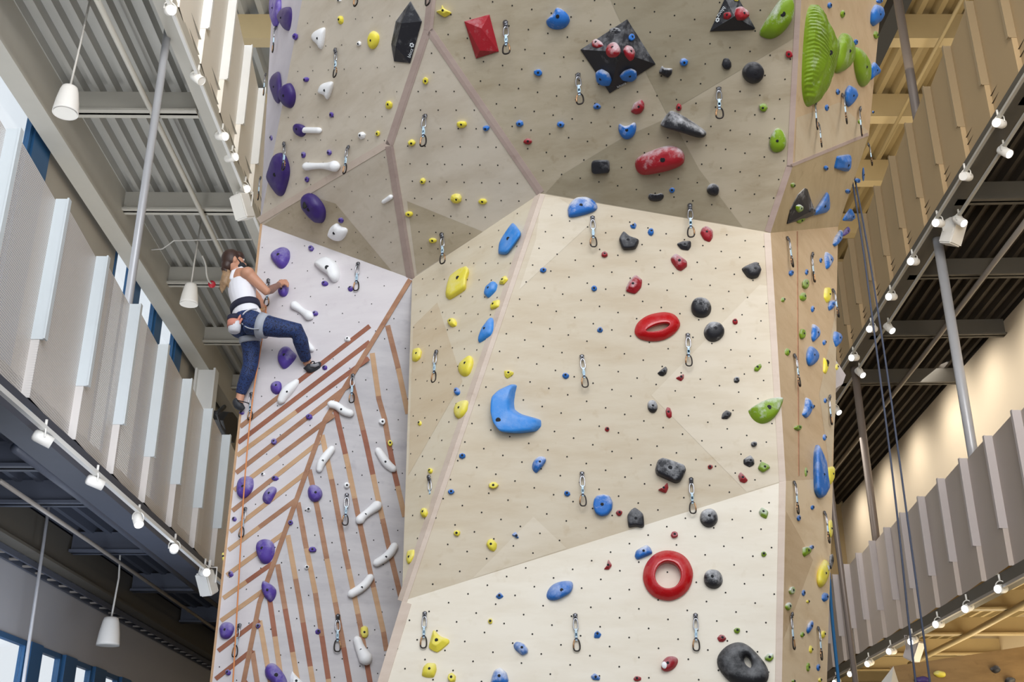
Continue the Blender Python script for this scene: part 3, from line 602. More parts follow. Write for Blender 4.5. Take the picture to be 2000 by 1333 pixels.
SMALL = '''
P 577.6,71.6,11,14 598.4,155.3,11,12 647.4,224,9,12 530,269.5,5,11 592.7,303,10,14 643.6,297.5,10,12 600,351,9,12 666.6,430.5,10,12 608.5,485.4,10,12 635,554.7,13,11 685,565,11,11 514,609,12,14 616,613,12,11 634.5,718.4,11,10 604,815,14,12 472.7,807,12,8 535.7,863.7,12,12 537.7,935,14,10 458,1015,10,10 567.7,1021.5,10,12 611,1074.7,16,12 451.3,1122,11,13 504,1223,11,11 446.6,1315,10,11 621,1235,12,12
W 701.5,85.5,10,11 707.5,265,16,15 663,1,9,6 679,664,14,11 514,927,8,6 676.8,948.8,14,13 603,996,12,10 746,824,14,13 598.5,1109.5,11,11
Y 666,39,12,19 760,205,15,19 738,261,9,12 831,158,13,15 804,278.5,16,13 901,243,22,15 799.8,418,17,12 826,353.7,13,14 892,387.5,23,21 943,394,18,13 845,469.7,17,12 762,867,10,14 819.8,827.7,9,11 884.7,632,18,18 840.8,920.7,10,12 963.5,949,20,14 957.9,1214,10,11 883,1325,17,20 893,1041.7,14,13 829,1003,15,23 1634,717,6,14 1577,1176,6,6 1607,1240,9,16 1583,1269,7,18 1601.5,1329,8,10 1438,0,10,6
B 1051,142,17,14 1015.6,241.5,16,15 1095,243,16,13 949.6,250,15,12 1166,208,15,13 1335.5,121.5,17,17 1620,11,9,13 1717,2,13,10 1670.7,82.6,8,13 1630,99,5,10 1636,179,8,13 1614.5,210.5,8,13 1705,219,4,6 1613,328,9,10 1674,352.6,10,10 1655.4,374,10,10 1686,341,5,30 1544.7,534,10,13 1575,532,7,12 1603,508.6,6,11 1587,604,7,13 1609.7,669.4,7,12 1611.5,783,7,11 1587,795,7,9 1610,855,7,13 1559.3,1013,7,12 1586,992,7,10 1584,1069.7,8,9 1569,1159.5,8,14 1610,1167.4,12,19 1598,1304.6,8,14 1312.8,371.5,12,12 1271,453.8,12,15 1161,563.8,12,12 1060.7,527.6,14,12 1172,645,12,12 893.5,765.5,12,15 903,891.4,15,12 1105,735,14,12 881,961,13,11 1108,965,13,12
R 1031,276.4,17,12 1541.5,106,15,16 1326,209.5,12,17 1181,498,14,13 1436,629,12,13 1185.6,839,9,10 1387,912.7,11,10 1209,1002.5,13,13 1316.8,1045.8,15,14 1409.4,1248,17,16 1245,1327,15,12
K 1439,743,13,14 1472,868,12,11
G 1491,209.4,17,18 1645,27.7,9,16 1710,68.6,9,17 1612,170,9,13 1678,238,6,10 1548,362,9,11 1572.5,556,14,21 1567.5,581,12,18 1528.4,586,7,11 1566,653,13,21 1537,688,10,16 1556.8,836.6,13,11 1574,923,6,19 1545.3,1154.5,12,17 1539,1185,12,17 1566,1240.5,7,12 1577.5,1304,7,18 1549,1331,7,6 1491.7,1083.6,11,12 1439,1232.6,14,13
'''
CNAME = {'P': 'purple', 'W': 'white', 'Y': 'yellow', 'B': 'blue', 'R': 'red', 'K': 'black', 'G': 'green'}
VOLS = []
CHALKW = {(1545.3, 1154.5), (1539, 1185)}
def cut(p, f):
    q = []
    for i in range(len(p)):
        a, b = p[i], p[(i + 1) % len(p)]; q += [a.lerp(b, f), a.lerp(b, 1 - f)]
    return q
def add_hold(col, kind, src, data, hf, label, name='climbing_hold', seed=0, bolt=True):
    rn = random.Random(seed); c0 = col[0]
    m = 'h' + col
    inner = None; apex = None
    if kind == 's':
        u, v, w, h = data; n = rn.choice((6, 7, 8)); a0 = rn.random() * 6
        pts = [V((u + w * .5 * math.cos(a0 + i * 6.283 / n) * rn.uniform(.86, 1.12), v + h * .5 * math.sin(a0 + i * 6.283 / n) * rn.uniform(.86, 1.12))) for i in range(n)]
        kind = rn.choice('ddpf')
    elif kind == 't':
        a, b = data.split(';'); pts = px(src, a); rad = [float(x) / SRC[src][2] for x in b.split()]
    elif '/' in data:
        a, b = data.split('/'); pts = px(src, a); inner = px(src, b)
    else: pts = px(src, data)
    cu = sum(p.x for p in pts) / len(pts); cv = sum(p.y for p in pts) / len(pts)
    if 'letter C' in label: cu, cv = 780 + 905 / 4.4425, 660 + 720 / 4.4425
    c3, n, fk = onwall(cu, cv)
    rd = ray(cu, cv).normalized(); s = 1 / ppm(c3)
    if 'volume' in label and name == 'climbing_hold':
        for tree in VOLS:
            h = tree.ray_cast(CAM, rd)
            if h[0] is not None:
                n = h[1] if h[1].dot(rd) < 0 else -h[1]
                c3 = h[0] - n * .004; PL['V'] = (n, n.dot(c3)); fk = 'V'; break
    d = (n * 1.0 - rd * (1.0 if fk in 'KLM2' else .8)).normalized()
    if kind == 't': wmin = 2 * min(rad)
    else:
        us = [p.x for p in pts]; vs_ = [p.y for p in pts]; wmin = min(max(us) - min(us), max(vs_) - min(vs_))
    H = wmin * s * hf
    if fk in 'KLM2' and kind != 't': H = max(H, min(.3 * (max(p.y for p in pts) - min(p.y for p in pts)), .6 * wmin) * s)
    P3 = lambda p: hit(p.x, p.y, PL[fk])
    bm = nb(); smooth = True
    if kind == 't':
        sp = chaikin([V((p.x, p.y, r)) for p, r in zip(pts, rad)], 2, closed=False)
        q, rs = [], []
        e0 = (sp[0] - sp[1]).normalized(); e1 = (sp[-1] - sp[-2]).normalized()
        L = [(sp[0], 1)] ; prof = []
        for t in (.95, .75, .45): prof.append((-1, t))
        full = [(V((sp[0].x + e0.x * sp[0].z * t * .8, sp[0].y + e0.y * sp[0].z * t * .8)), sp[0].z * math.sqrt(max(.02, 1 - t * t))) for t in (.98, .85, .6, .3)]
        full += [(V((p.x, p.y)), p.z) for p in sp]
        full += [(V((sp[-1].x + e1.x * sp[-1].z * t * .8, sp[-1].y + e1.y * sp[-1].z * t * .8)), sp[-1].z * math.sqrt(max(.02, 1 - t * t))) for t in (.3, .6, .85, .98)]
        for p, r in full:
            rr = r * s; q.append(P3(p) + n * (rr * .55)); rs.append(rr)
        tube(bm, q, rs, 14); H = wmin * s * .77; ctop = q[len(q) // 2] + (-rd) * (rs[len(rs) // 2] * .97)
    elif kind == 'o':
        out = chaikin(pts, 2); ins = chaikin(inner, 2); N = 56
        def resample(L, c):
            r = []
            ang = lambda p: math.atan2(p.y - c.y, p.x - c.x)
            for i in range(N):
                a = 2 * math.pi * i / N - math.pi
                dirv = V((math.cos(a), math.sin(a))); best = None
                for j in range(len(L)):
                    A, B_ = L[j - 1], L[j]; e = B_ - A; den = dirv.x * e.y - dirv.y * e.x
                    if abs(den) < 1e-9: continue
                    w = A - c; t = (w.x * e.y - w.y * e.x) / den; k = (w.x * dirv.y - w.y * dirv.x) / den
                    if t > 0 and -1e-6 <= k <= 1 + 1e-6 and (best is None or t > best): best = t
                r.append(c + dirv * (best or 1))
            return r
        ci = V((sum(p.x for p in inner) / len(inner), sum(p.y for p in inner) / len(inner)))
        o_, i_ = resample(out, ci), resample(ins, ci)
        prof = [(0, 0), (.0, .12), (.04, .5), (.35, .95), (.55, 1), (.85, .92), (.97, .6), (1, .02)] if col[0] == 'K' else [(0, 0), (.0, .16), (.03, .26), (.45, .68), (.86, 1), (.94, .96), (.985, .55), (1, .02)]
        wr = min((a - b).length for a, b in zip(o_, i_)); Hh = max(wr, 9) * s * 1.0 if col[0] != 'K' else 22 * s
        rings = []
        for t, z in prof:
            rings.append([bm.verts.new(P3(a * (1 - t) + b * t) + d * (z * Hh)) for a, b in zip(o_, i_)])
        for a, b in zip(rings, rings[1:]):
            for k in range(N): bm.faces.new((a[k], a[(k + 1) % N], b[(k + 1) % N], b[k]))
        ctop = P3(o_[10] * .5 + i_[10] * .5) + d * Hh; m = 'hRg' if col == 'R' else m
    elif kind == 'v':
        base = [P3(p) for p in pts]; n_ = len(base)
        tops = [hit(p.x, p.y, PL[fk]) + d * H for p in inner]
        b0 = [bm.verts.new(p) for p in base]; b1 = [bm.verts.new(p + d * .012) for p in base]
        tv = [bm.verts.new(p) for p in tops]
        for i in range(n_): bm.faces.new((b0[i - 1], b0[i], b1[i], b1[i - 1]))
        near = [min(range(len(tv)), key=lambda j: ((pts[i] + pts[i - 1]) / 2 - inner[j]).length) for i in range(n_)]
        for i in range(n_):
            bm.faces.new((b1[i - 1], b1[i], tv[near[i]]))
        for i in range(n_):
            a, b = near[i], near[(i + 1) % n_]
            if a != b: bm.faces.new((b1[i], tv[b], tv[a]))
        smooth = False; ctop = tops[0]; bolt = False
    else:
        ol = cut(cut(pts, .14), .25) if kind in 'fp' or len(pts) < 8 else chaikin(pts, 2)
        prof = {'d': [(1, 0), (.985, .22), (.93, .48), (.8, .74), (.6, .9), (.35, .98)], 'k': [(1, 0), (.985, .25), (.92, .55), (.78, .8), (.55, .95), (.3, 1)], 'r': [(1, 0), (.98, .25), (.9, .55), (.75, .8), (.5, .95), (.25, 1)],
                'm': [(1, 0), (.97, .3), (.85, .6), (.65, .8), (.4, .95), (.2, 1)], 'f': [(1, 0), (.99, .45), (.95, .78), (.86, .96), (.7, 1.0), (.4, 1.02)], 'p': [(1, 0), (.97, .35), (.5, .95), (.4, 1)]}[kind]
        cc = V((cu, cv)); ax = V((rn.uniform(-.12, .12), rn.uniform(-.16, .05))) * wmin
        rings = []
        for t, z in prof:
            rg = []
            for i, p in enumerate(ol):
                pp = cc + (p - cc) * t + ax * z; zz = z * H
                if kind == 'r' and .2 < z: zz += .05 * H * math.sin(pp.x * .55)
                x = P3(pp) + d * zz
                if z > 0 and kind != 'f': x += d * (mnoise.noise(x * 14) * .10 * H)
                rg.append(bm.verts.new(x))
            rings.append(rg)
        k_ = len(ol)
        for a, b in zip(rings, rings[1:]):
            for i in range(k_): bm.faces.new((a[i], a[(i + 1) % k_], b[(i + 1) % k_], b[i]))
        t = bm.verts.new(P3(cc + ax) + d * H * prof[-1][1]); lr = rings[-1]
        if 1:
            for i in range(k_): bm.faces.new((lr[i], lr[(i + 1) % k_], t))
        ctop = P3(cc + ax) + d * (H * (prof[-1][1]) + .001); smooth = kind != 'p'
    if kind == 'm':                              # fine ribs run across the hold
        bmesh.ops.subdivide_edges(bm, edges=bm.edges[:], cuts=5, use_grid_fill=True)
        for v in bm.verts:
            if (v.co - c3).dot(n) > .02: v.co += d * (.0045 * math.sin((v.co.z - .25 * v.co.x) * 300))
    bmesh.ops.recalc_face_normals(bm, faces=bm.faces)
    if kind == 'v': VOLS.append(BVHTree.FromBMesh(bm))
    o = obj(name, bm, m if m in MT else 'h' + c0, smooth=smooth, loc=c3)
    if kind == 'p':
        pass
    tag(o, label, 'climbing volume' if name == 'wall_volume' else 'climbing hold')
    o['group'] = {'P': 'purple route holds', 'W': 'white route holds', 'Y': 'yellow route holds', 'B': 'blue route holds', 'R': 'red route holds', 'K': 'black route holds', 'G': 'green route holds'}[c0] if name == 'climbing_hold' else 'big wall volumes'
    if bolt and kind not in 'o':
        r = max(.0095, min(.02, wmin * s * .085)); bm = nb()
        nn = (d - rd).normalized()
        lathe(bm, ctop - nn * .006, nn, [(r, 0), (r, .0066), (r * .7, .0072)], 12)
        obj('bolt', bm, 'bolt', o)
    if kind == 'k':
        bm = nb(); q, qn, _ = onwall(605, 394); q = q + d * (H * .9)
        nn = (d - rd).normalized(); x, y = frame_of(nn)
        ell(bm, q, (V((.3, 0, 1)).normalized() * .055, nn.cross(V((.3, 0, 1)).normalized()) * .03, nn * .012), 8)
        obj('pocket', bm, 'hole', o, True)
    if 'round hole' in label and 'yellow' in label or 'grey pocket' in label or 'white pocket' in label:
        p = (1611.7, 709) if 'round hole' in label else (1608.5, 1110.5) if 'grey' in label else (1297.5, 1301.5)
        bm = nb(); q, qn, _ = onwall(*p); q = q + d * (H * .8); nn = (d - rd).normalized(); x, y = frame_of(nn)
        ell(bm, q, (x * .022, y * .026, nn * .015), 8); obj('pocket', bm, 'pole' if 'grey' in label else 'hW' if 'white' in label else 'hole', o, True)
    return o, c3, d, H
LAND = []; HOLDS = []
for i, row in enumerate(BIG.strip().splitlines()):
    f = row.split('|')
    col, kind, src, data, hf, desc = f[:6]
    if kind == 's': data = [float(x) for x in data.split(',')]
    nm = 'wall_volume' if kind == 'v' else 'climbing_hold'
    o, c3, d, H = add_hold(col, kind, src, data, float(hf), desc, nm, i)
    p = (data[0], data[1]) if kind == 's' else None
    if p is None:
        q = px(src, data.replace(';', '/').split('/')[0]) if kind != 's' else None
        p = (sum(a.x for a in q) / len(q), sum(a.y for a in q) / len(q))
    LAND.append((desc, p)); HOLDS.append(o)
MARKS = '''the red ring-shaped hold|1304,1125
the red lip-shaped hold|1283,639
the blue C-shaped hold|1008,800
the black diamond volume|1207,105
the flat red volume|941,71
the black lettered volume|796,70
the black triangular volume|1430,28
the green half-moon hold|1515,40
the ribbed green hold|1595,110
the bright green leaf-shaped hold|1646,105
the dark green slice|1683,130
the blue shield-shaped hold|1661,187
the clawed blue hold|1645,318
the black pyramid volume|1565,405
the blue triangular hold|1608,398
the black ball on the overhang|1470,142
the black horn|1335,243
the red sausage-shaped hold|1289,315
the blue scooped crescent|1225,255
the black rounded square|1173,326
the green chalked egg|1518,274
the blue mitten-shaped hold|1090,38
the yellow three-pointed star|868,22
the large blue jug|1137,405
the matte black five-sided hold|1229,471
the black beaked hold|1467,529
the upper black ball of the pair|1369,602
the lower black ball of the pair|1394,650
the large green fin|1495,803
the tilted black rectangle|1309,921
the pale blue disc|1178,989
the black house-shaped hold|1241,1014
the huge black doughnut|1452,1290
the large fluted blue oval|1093,1155
the yellow four-pointed hold|856,1252
the chalky low blue oval|1017,1267
the large blue angular hold|996,467
the largest yellow hold|893,556
the blue bean|960,566
the long blue tapered hold|950,645
the yellow leaf-shaped hold|910,715
the yellow hold touching the ridge|901,800
the yellow egg low on the front|961,1066
the white lumpy hold|638,527
the white hourglass hold|593,608
the purple heart-shaped hold|548,504
the climber's right hand|548,556
the climber's right shoe|616,716
the climber's left shoe|470,793
the large purple hold under the thigh|561,699
the white hold on the top stripe|565,765
the white wavy hold on the ridge|666,799
the white banana by the ridge|634,898
the white wavy banana|752,898
the white dog-bone|720,1002
the upper parallel white banana|756,1085
the lower parallel white banana|707,1143
the white hold with the thick end|707,1270
the roped purple hold|479,953
the scooped purple hold|526,970
the round purple hold|615,964
the big purple egg|520,1079
the purple fluted hold|525,1157
the bottom purple wrinkled hold|539,1318
the purple hold at the bottom left edge|443,1232
the purple hold with a pocket|614,406
the very large purple teardrop|544,340
the level white bone|631,325
the white bar|608,254
the upper white fin-shaped hold|624,75
the lower white fin-shaped hold|637,178
the purple touching pair|551,180
the purple leaf-shaped hold|558,37
the square white ribbed hold|661,454
the long blue boot-shaped hold|1601,920
the big yellow pocketed hold|1606,1120
the biggest blue hold on the right face|1586,695
the yellow hold with a round hole|1611,710
the chalky blue kidney|1575,797
the blue wedge at the right edge|1633,662
the amber pill-shaped hold|711,1235
the yellow egg near the lettered volume|730,78'''
MK = []
for l in MARKS.splitlines():
    t, p = l.split('|'); a, b = p.split(','); MK.append((t, float(a), float(b)))
def rel(u, v, du, dv):
    ang = math.degrees(math.atan2(-dv, du)) % 360
    return ['right of', 'above and right of', 'above', 'above and left of', 'left of', 'below and left of', 'below', 'below and right of'][int(((ang + 22.5) % 360) // 45)]
USED = set()
def place_words(u, v, k=0):
    ms = sorted(MK, key=lambda m: math.hypot(m[1] - u, m[2] - v))
    t, a, b = ms[k]; dist = math.hypot(a - u, b - v)
    return ('just ' if dist < 45 else '') + rel(u, v, u - a, v - b) + ' ' + t
def unique_label(base, u, v):
    for k in range(4):
        l = base + ' ' + place_words(u, v, k)
        if l not in USED and len(l.split()) <= 16: USED.add(l); return l
    l = base + ' ' + place_words(u, v, 0) + ', ' + place_words(u, v, 1)
    USED.add(l); return l
n_ = 1000
for line in SMALL.strip().splitlines():
    c, *it = line.split()
    for q in it:
        u, v, w, h = (float(x) for x in q.split(','))
        a = max(w, h); size = 'tiny' if a <= 11 else 'small' if a <= 17 else 'smallish'
        chalk = c in 'G' and (u, v) in CHALKW
        shape = 'narrow upright ' if h > 1.9 * w else 'flattish ' if w > 1.35 * h else ''
        base = size + ' ' + ('white-chalked ' if chalk else '') + shape + CNAME[c] + ' hold'
        n_ += 1
        lab = unique_label(base, u, v)
        o, c3, d, H = add_hold({'K': 'Kc', 'P': 'P'}.get(c, c) if not chalk else 'Gc2', 's', '0', (u, v, w, h), .62, lab, seed=n_)
        HOLDS.append(o)

# lettering on the volumes
def text_on(parent, s, p0, p1, fac_n, up, mat, depth=.002):
    cu = bpy.data.curves.new('lettering', 'FONT'); cu.body = s; cu.extrude = depth; cu.align_x = 'CENTER'; cu.align_y = 'CENTER'; cu.resolution_u = 3
    t = bpy.data.objects.new('lettering_source', cu); C.objects.link(t)
    dg = bpy.context.evaluated_depsgraph_get(); me = bpy.data.meshes.new_from_object(t.evaluated_get(dg))
    w = max(v.co.x for v in me.vertices) - min(v.co.x for v in me.vertices)
    bpy.data.objects.remove(t); bpy.data.curves.remove(cu)
    x = (p1 - p0); L = x.length; x.normalize(); z = fac_n - x * fac_n.dot(x); z.normalize(); y = z.cross(x)
    k = L / w; c = (p0 + p1) / 2 + z * .004
    me.transform(Matrix.Translation(c) @ Matrix((x, y, z)).transposed().to_4x4() @ Matrix.Scale(k, 4))
    me.materials.clear(); me.materials.append(MT[mat])
    o = bpy.data.objects.new('lettering', me); C.objects.link(o)
    o.parent = parent; o.matrix_parent_inverse = parent_world(parent).inverted(); return o
def flower(parent, c, n, r, mat='logo'):
    bm = nb(); x, y = frame_of(n)
    for k in range(6):
        q = c + ((x * math.cos(k * math.pi / 3) + y * math.sin(k * math.pi / 3)) * r if k < 6 else V())
        lathe(bm, q, n, [(r * .48, 0), (r * .46, .004)], 10)
    obj('emblem', bm, mat, parent)
def castv(u, v):
    rd = ray(u, v).normalized()
    for t in VOLS:
        h = t.ray_cast(CAM, rd)
        if h[0] is not None: return h[0], (h[1] if h[1].dot(rd) < 0 else -h[1])
    p, n, _ = onwall(u, v, .05); return p, n
vols = [o for o in HOLDS if o['category'] == 'climbing volume']
for vo, a, b, fl, fr in ((vols[0], (799, 112), (805, 95), (804.5, 88), 3.2), (vols[3], (1403, 33), (1416, 14), (1402, 39), 3.2), (vols[2], (1205, 169.5), (1222, 161), None, 0)):
    p, n = castv(*a); q, n2 = castv(*b)
    if vo is vols[3]: p, q = q, p
    text_on(vo, 'blocz', p + n * .002, q + n * .002, n, None, 'logo')
    if fl: r, n3 = castv(*fl); flower(vo, r + n3 * .002, n3, fr / ppm(r))

# ------------------------------------------------------------------ quickdraws
def loop(w, h, k=.75, n=22):                    # D-shaped ring, hanging from z=0 to z=-h
    r = []
    for i in range(n):
        a = 2 * math.pi * i / n; x, y = math.sin(a), math.cos(a)
        r.append(V((w / 2 * math.copysign(abs(x) ** k, x) * (1.0 + .18 * -y), 0, -h / 2 + h / 2 * math.copysign(abs(y) ** .85, y))))
    return r
def quickdraw_parts(root):
    bm = nb(); lathe(bm, V((0, .012, .012)), V((0, -1, 0)), [(.017, 0), (.017, .007), (.012, .016), (.005, .017)], 14)
    hexa(bm, [V(p) for p in ((-.014, .0, -.018), (.014, .0, -.018), (.014, .006, -.018), (-.014, .006, -.018), (-.019, 0, .02), (.019, 0, .02), (.019, .006, .02), (-.019, .006, .02))])
    tube(bm, [p + V((0, -.006, .002)) for p in loop(.026, .034)], .0045, 6, closed=True); obj('hanger', bm, 'hanger', root, True)
    bm = nb(); tube(bm, [p + V((0, -.006, -.018)) for p in loop(.036, .092)], .0056, 8, closed=True); obj('top_carabiner', bm, 'steel', root, True)
    bm = nb(); ys = .005
    for z0, z1, w in ((-.098, -.19, .0085), (-.132, -.155, .011)):
        hexa(bm, [V(p) for p in ((-w, -.006 - ys, z1), (w, -.006 - ys, z1), (w, -.006 + ys, z1), (-w, -.006 + ys, z1), (-w, -.006 - ys, z0), (w, -.006 - ys, z0), (w, -.006 + ys, z0), (-w, -.006 + ys, z0))])
    s = obj('sling', bm, 'sling', root)
    bm = nb(); hexa(bm, [V(p) for p in ((-.0088, -.0115, -.183), (.0088, -.0115, -.183), (.0088, -.0005, -.183), (-.0088, -.0005, -.183), (-.0088, -.0115, -.168), (.0088, -.0115, -.168), (.0088, -.0005, -.168), (-.0088, -.0005, -.168))])
    obj('label_band', bm, 'rope_n', s)
    bm = nb(); L = [p + V((0, -.006, -.178)) for p in loop(.05, .094)]; tube(bm, L, .0058, 8, closed=True); o = obj('bottom_carabiner', bm, 'gun', root, True)
    bm = nb(); tube(bm, [L[15] * 1.0, L[17], L[19], L[20]], .0062, 8); obj('gate', bm, 'copper', o, True)
QD = [((537, 56), (533.8, 102), 'A'), ((655, 100), (652.4, 150), None), ((518, 147), (515.8, 186), 'A'), ((829, 228), (827, 287), None), ((554.7, 283), (552, 332), 'B'), ((678.5, 289), (673.8, 340), None), ((696, -42), (696, 12), None), ((834, -50), (834, 9), None), ((508, 349), (505, 391), 'A'),
      ((698.7, 516.5), (695.6, 569), None), ((862.8, 461), (863.5, 515), 'G'), ((688.6, 735), (687.3, 788), None), ((490, 771), (488.8, 821), 'D'), ((524, 550), (519, 598), None), ((677.5, 969), (673.5, 1027.5), None), ((478, 996), (471, 1051), 'D'), ((660, 1207), (659, 1274), None), ((466.8, 1224), (458, 1285), 'D'), ((829.4, 1201), (827, 1267.5), None),
      ((987.4, 47), (988.6, 104.7), None), ((1128.8, 147.4), (1133.7, 205), None), ((1404, 174.5), (1405.7, 233), None), ((1593.5, 200), (1598, 252), 'K'), ((1599.5, 244), (1603.7, 287), 'K'), ((1647, 188), (1652.5, 241), None), ((1680, 214), (1685, 264.5), None), ((1697, 283.5), (1702.7, 323), 'L'),
      ((1540, 467), (1547.4, 522), None), ((1587, 498.5), (1592.4, 551), None), ((1628.8, 569), (1637, 620.6), 'M'), ((1553.8, 696.6), (1561, 755.7), None), ((1620.7, 777), (1626, 830), None), ((1553, 945.4), (1558, 1005), None), ((1612, 1004), (1619, 1062), None), ((1547, 1203), (1553, 1270), None), ((1599.7, 1230), (1604, 1290.7), None),
      ((1157.5, 426.6), (1159.5, 483.6), None), ((1347.7, 404.6), (1350, 463), None), ((850.9, 689), (847.5, 748), None), ((1136.8, 698), (1143.5, 758), None), ((838, 935), (840, 997), None), ((1137, 927), (1139, 990), None), ((1343.7, 656.4), (1345.6, 716.5), None), ((1350, 940), (1354, 1003.7), None), ((1358.6, 1204.7), (1360, 1273), None), ((1123.6, 1205), (1127, 1273.6), None)]
proto = None
for i, ((u0, v0), (u1, v1), fk) in enumerate(QD):
    p, n, k = onwall(u0, v0, .02, fk)
    if k in ('D', 'E') or True: pass
    b = at(u1, v1, p.y - .012)
    if k in 'HBGLK': b = at(u1, v1, p.y - .03)
    dn = p - b; L = dn.length; z = dn.normalized()
    y = -(n - z * n.dot(z)).normalized(); x = y.cross(z)
    if i % 3 == 1: x = -x; y = -y; p = p + n * .0
    lab = unique_label(('orange-roped' if i in (12, 15) else 'silver') + ' quickdraw ' + ('hanging' if True else ''), (u0 + u1) / 2, (v0 + v1) / 2)
    if proto is None:
        root = thing('quickdraw', lab, 'quickdraw', V((0, 0, 0)), 'quickdraws on the tower'); quickdraw_parts(root); proto = root
    else:
        root = proto.copy(); C.objects.link(root)
        for ch in proto.children:
            c_ = ch.copy(); C.objects.link(c_); c_.parent = root
            for g in ch.children:
                g_ = g.copy(); C.objects.link(g_); g_.parent = c_
        root['label'] = lab
    root.matrix_world = Matrix.Translation(p) @ Matrix((x, y, z)).transposed().to_4x4() @ Matrix.Scale(L / .275, 4)
# ------------------------------------------------------------------ the hall
def bxo(name, S, b, m, parent=None, **p):
    bm = nb(); box(bm, S, *b); return obj(name, bm, m, parent, **p)
def stc(name, S, b, m): return structure(bxo(name, S, b, m))
stc('floor', MS, (-16, 20, -12, 34, -1.75, -1.6), 'floor')
ZD, ZM = 8.75, 3.15                               # underside of the roof deck of the wings, of the mezzanine floor
def deck(name, S, x0, x1, y0, y1, z, m, pitch=.21, h=.11):
    bm = nb(); xs = []; x = x0
    while x < x1:
        xs += [(x, z + h), (x + pitch * .46, z + h), (x + pitch * .6, z), (x + pitch * .88, z)]; x += pitch
    a = [bm.verts.new(S.w(px_, y0, pz)) for px_, pz in xs]; b = [bm.verts.new(S.w(px_, y1, pz)) for px_, pz in xs]
    for i in range(len(xs) - 1): bm.faces.new((a[i], a[i + 1], b[i + 1], b[i]))
    t0 = [bm.verts.new(S.w(q, yy, z + h + .12)) for q, yy in ((x0, y0), (xs[-1][0], y0), (xs[-1][0], y1), (x0, y1))]
    bm.faces.new(t0)
    return structure(obj(name, bm, m))
deck('ceiling', LS, -6.0, -3.9, 4, 30, ZD, 'deck')
deck('ceiling', RS, 5.9, 8.7, 4, 34, ZD, 'deckd')
deck('ceiling', LS, -6.0, -3.95, 4, 30, ZM, 'beamb')
deck('ceiling', RS, 5.95, 16, 4, 34, ZM + .35, 'decky')
deck('ceiling', MS, -6.2, 3.2, 4, 34, 15.2, 'deck', .4, .18)
deck('ceiling', MS, 3.2, 15, 4, 34, 15.2, 'decky', .4, .18)
stc('wall_back', MS, (-6.2, 16, 33, 33.2, -1.6, 15.4), 'wallB')
stc('wall_right', RS, (8.46, 8.6, 3, 34, -1.6, 8.7), 'wallR')
stc('wall_upper_right', RS, (13, 13.2, 3, 34, 8.8, 15.4), 'wallB')
# left wall with two bands of windows
XW = -5.95
yw = lambda u, v: LS.onx(u, v, XW).y
zu = LS.onx(275, 505, XW).z
UP = [(yw(0, 160) - 1.2, yw(66, 230)), (yw(228, 480), yw(256, 520)), (yw(275, 530), yw(304, 580)), (yw(316, 600), yw(342, 640))]
XL = -5.34; yl = lambda u, v: LS.onx(u, v, XL).y; zl = LS.onx(90, 1268, XL).z
LOW = [(yl(0, 1290) - 1.6, yl(46, 1290)), (yl(71, 1300), yl(114, 1315)), (yl(139, 1320), yl(175, 1325)), (yl(199, 1328), yl(228, 1338)), (yl(248, 1340), yl(272, 1345))]
def wallband(name, z0, z1, wins, wz0, wz1, m, XW):
    bm = nb(); y = 3.0
    box(bm, LS, XW - .05, XW, 3, 32, z0, wz0); box(bm, LS, XW - .05, XW, 3, 32, wz1, z1)
    for a, b in wins + [(32, 32)]:
        if a > y: box(bm, LS, XW - .05, XW, y, a, wz0, wz1)
        y = b
    structure(obj(name, bm, m))
wallband('wall_left', 3.1, 8.75, UP, 5.0, zu, 'wallL2', XW)
wallband('wall_left_lower', -1.6, 3.1, LOW, -.9, zl, 'wallL', XL)
for i, (a, b, z0, z1, XW_) in enumerate([(a, b, 5.0, zu, XW) for a, b in UP] + [(a, b, -.9, zl, XL) for a, b in LOW]):
    e = bpy.data.objects.new('window_%d' % (i + 1), None); C.objects.link(e); e['kind'] = 'structure'; e.location = LS.w(XW_ - .1, (a + b) / 2, z0)
    bm = nb(); w = .06
    for q in ((a, a + w, z0, z1), (b - w, b, z0, z1), (a, b, z0, z0 + w), (a, b, z1 - w, z1)): box(bm, LS, XW_ - .05, XW_ + .02, *q)
    obj('window_frame', bm, 'mull', e)
    bm = nb(); box(bm, LS, XW_ - .02, XW_ - .012, a + w, b - w, z0 + w, z1 - w); obj('pane', bm, 'glass', e)
bands = [(UP[i][1], UP[i + 1][0]) for i in (1, 2)] + [(UP[3][1], UP[3][1] + .45), (UP[0][1], UP[0][1] + .55)]
for i, (a, b) in enumerate(bands): stc('trim_%d' % (i + 1), LS, (XW - .05, XW + .05, a + .02, b - .02, 5.0, zu), 'mull')
for i in range(4): stc('trim_%d' % (i + 5), LS, (XL - .05, XL + .06, LOW[i][1] + .02, LOW[i + 1][0] - .02, -.9, zl), 'mull')
for i, q in enumerate(([(16, 765), (62, 804), (60, 812), (18, 812)], [(18, 824), (62, 818), (66, 866), (40, 868), (17, 852)])):
    bm = nb(); bm.faces.new([bm.verts.new(LS.w(*LS.onz(u, v, 2.99))) for u, v in q]); structure(obj('window_%d' % (20 + i), bm, 'bglass'))
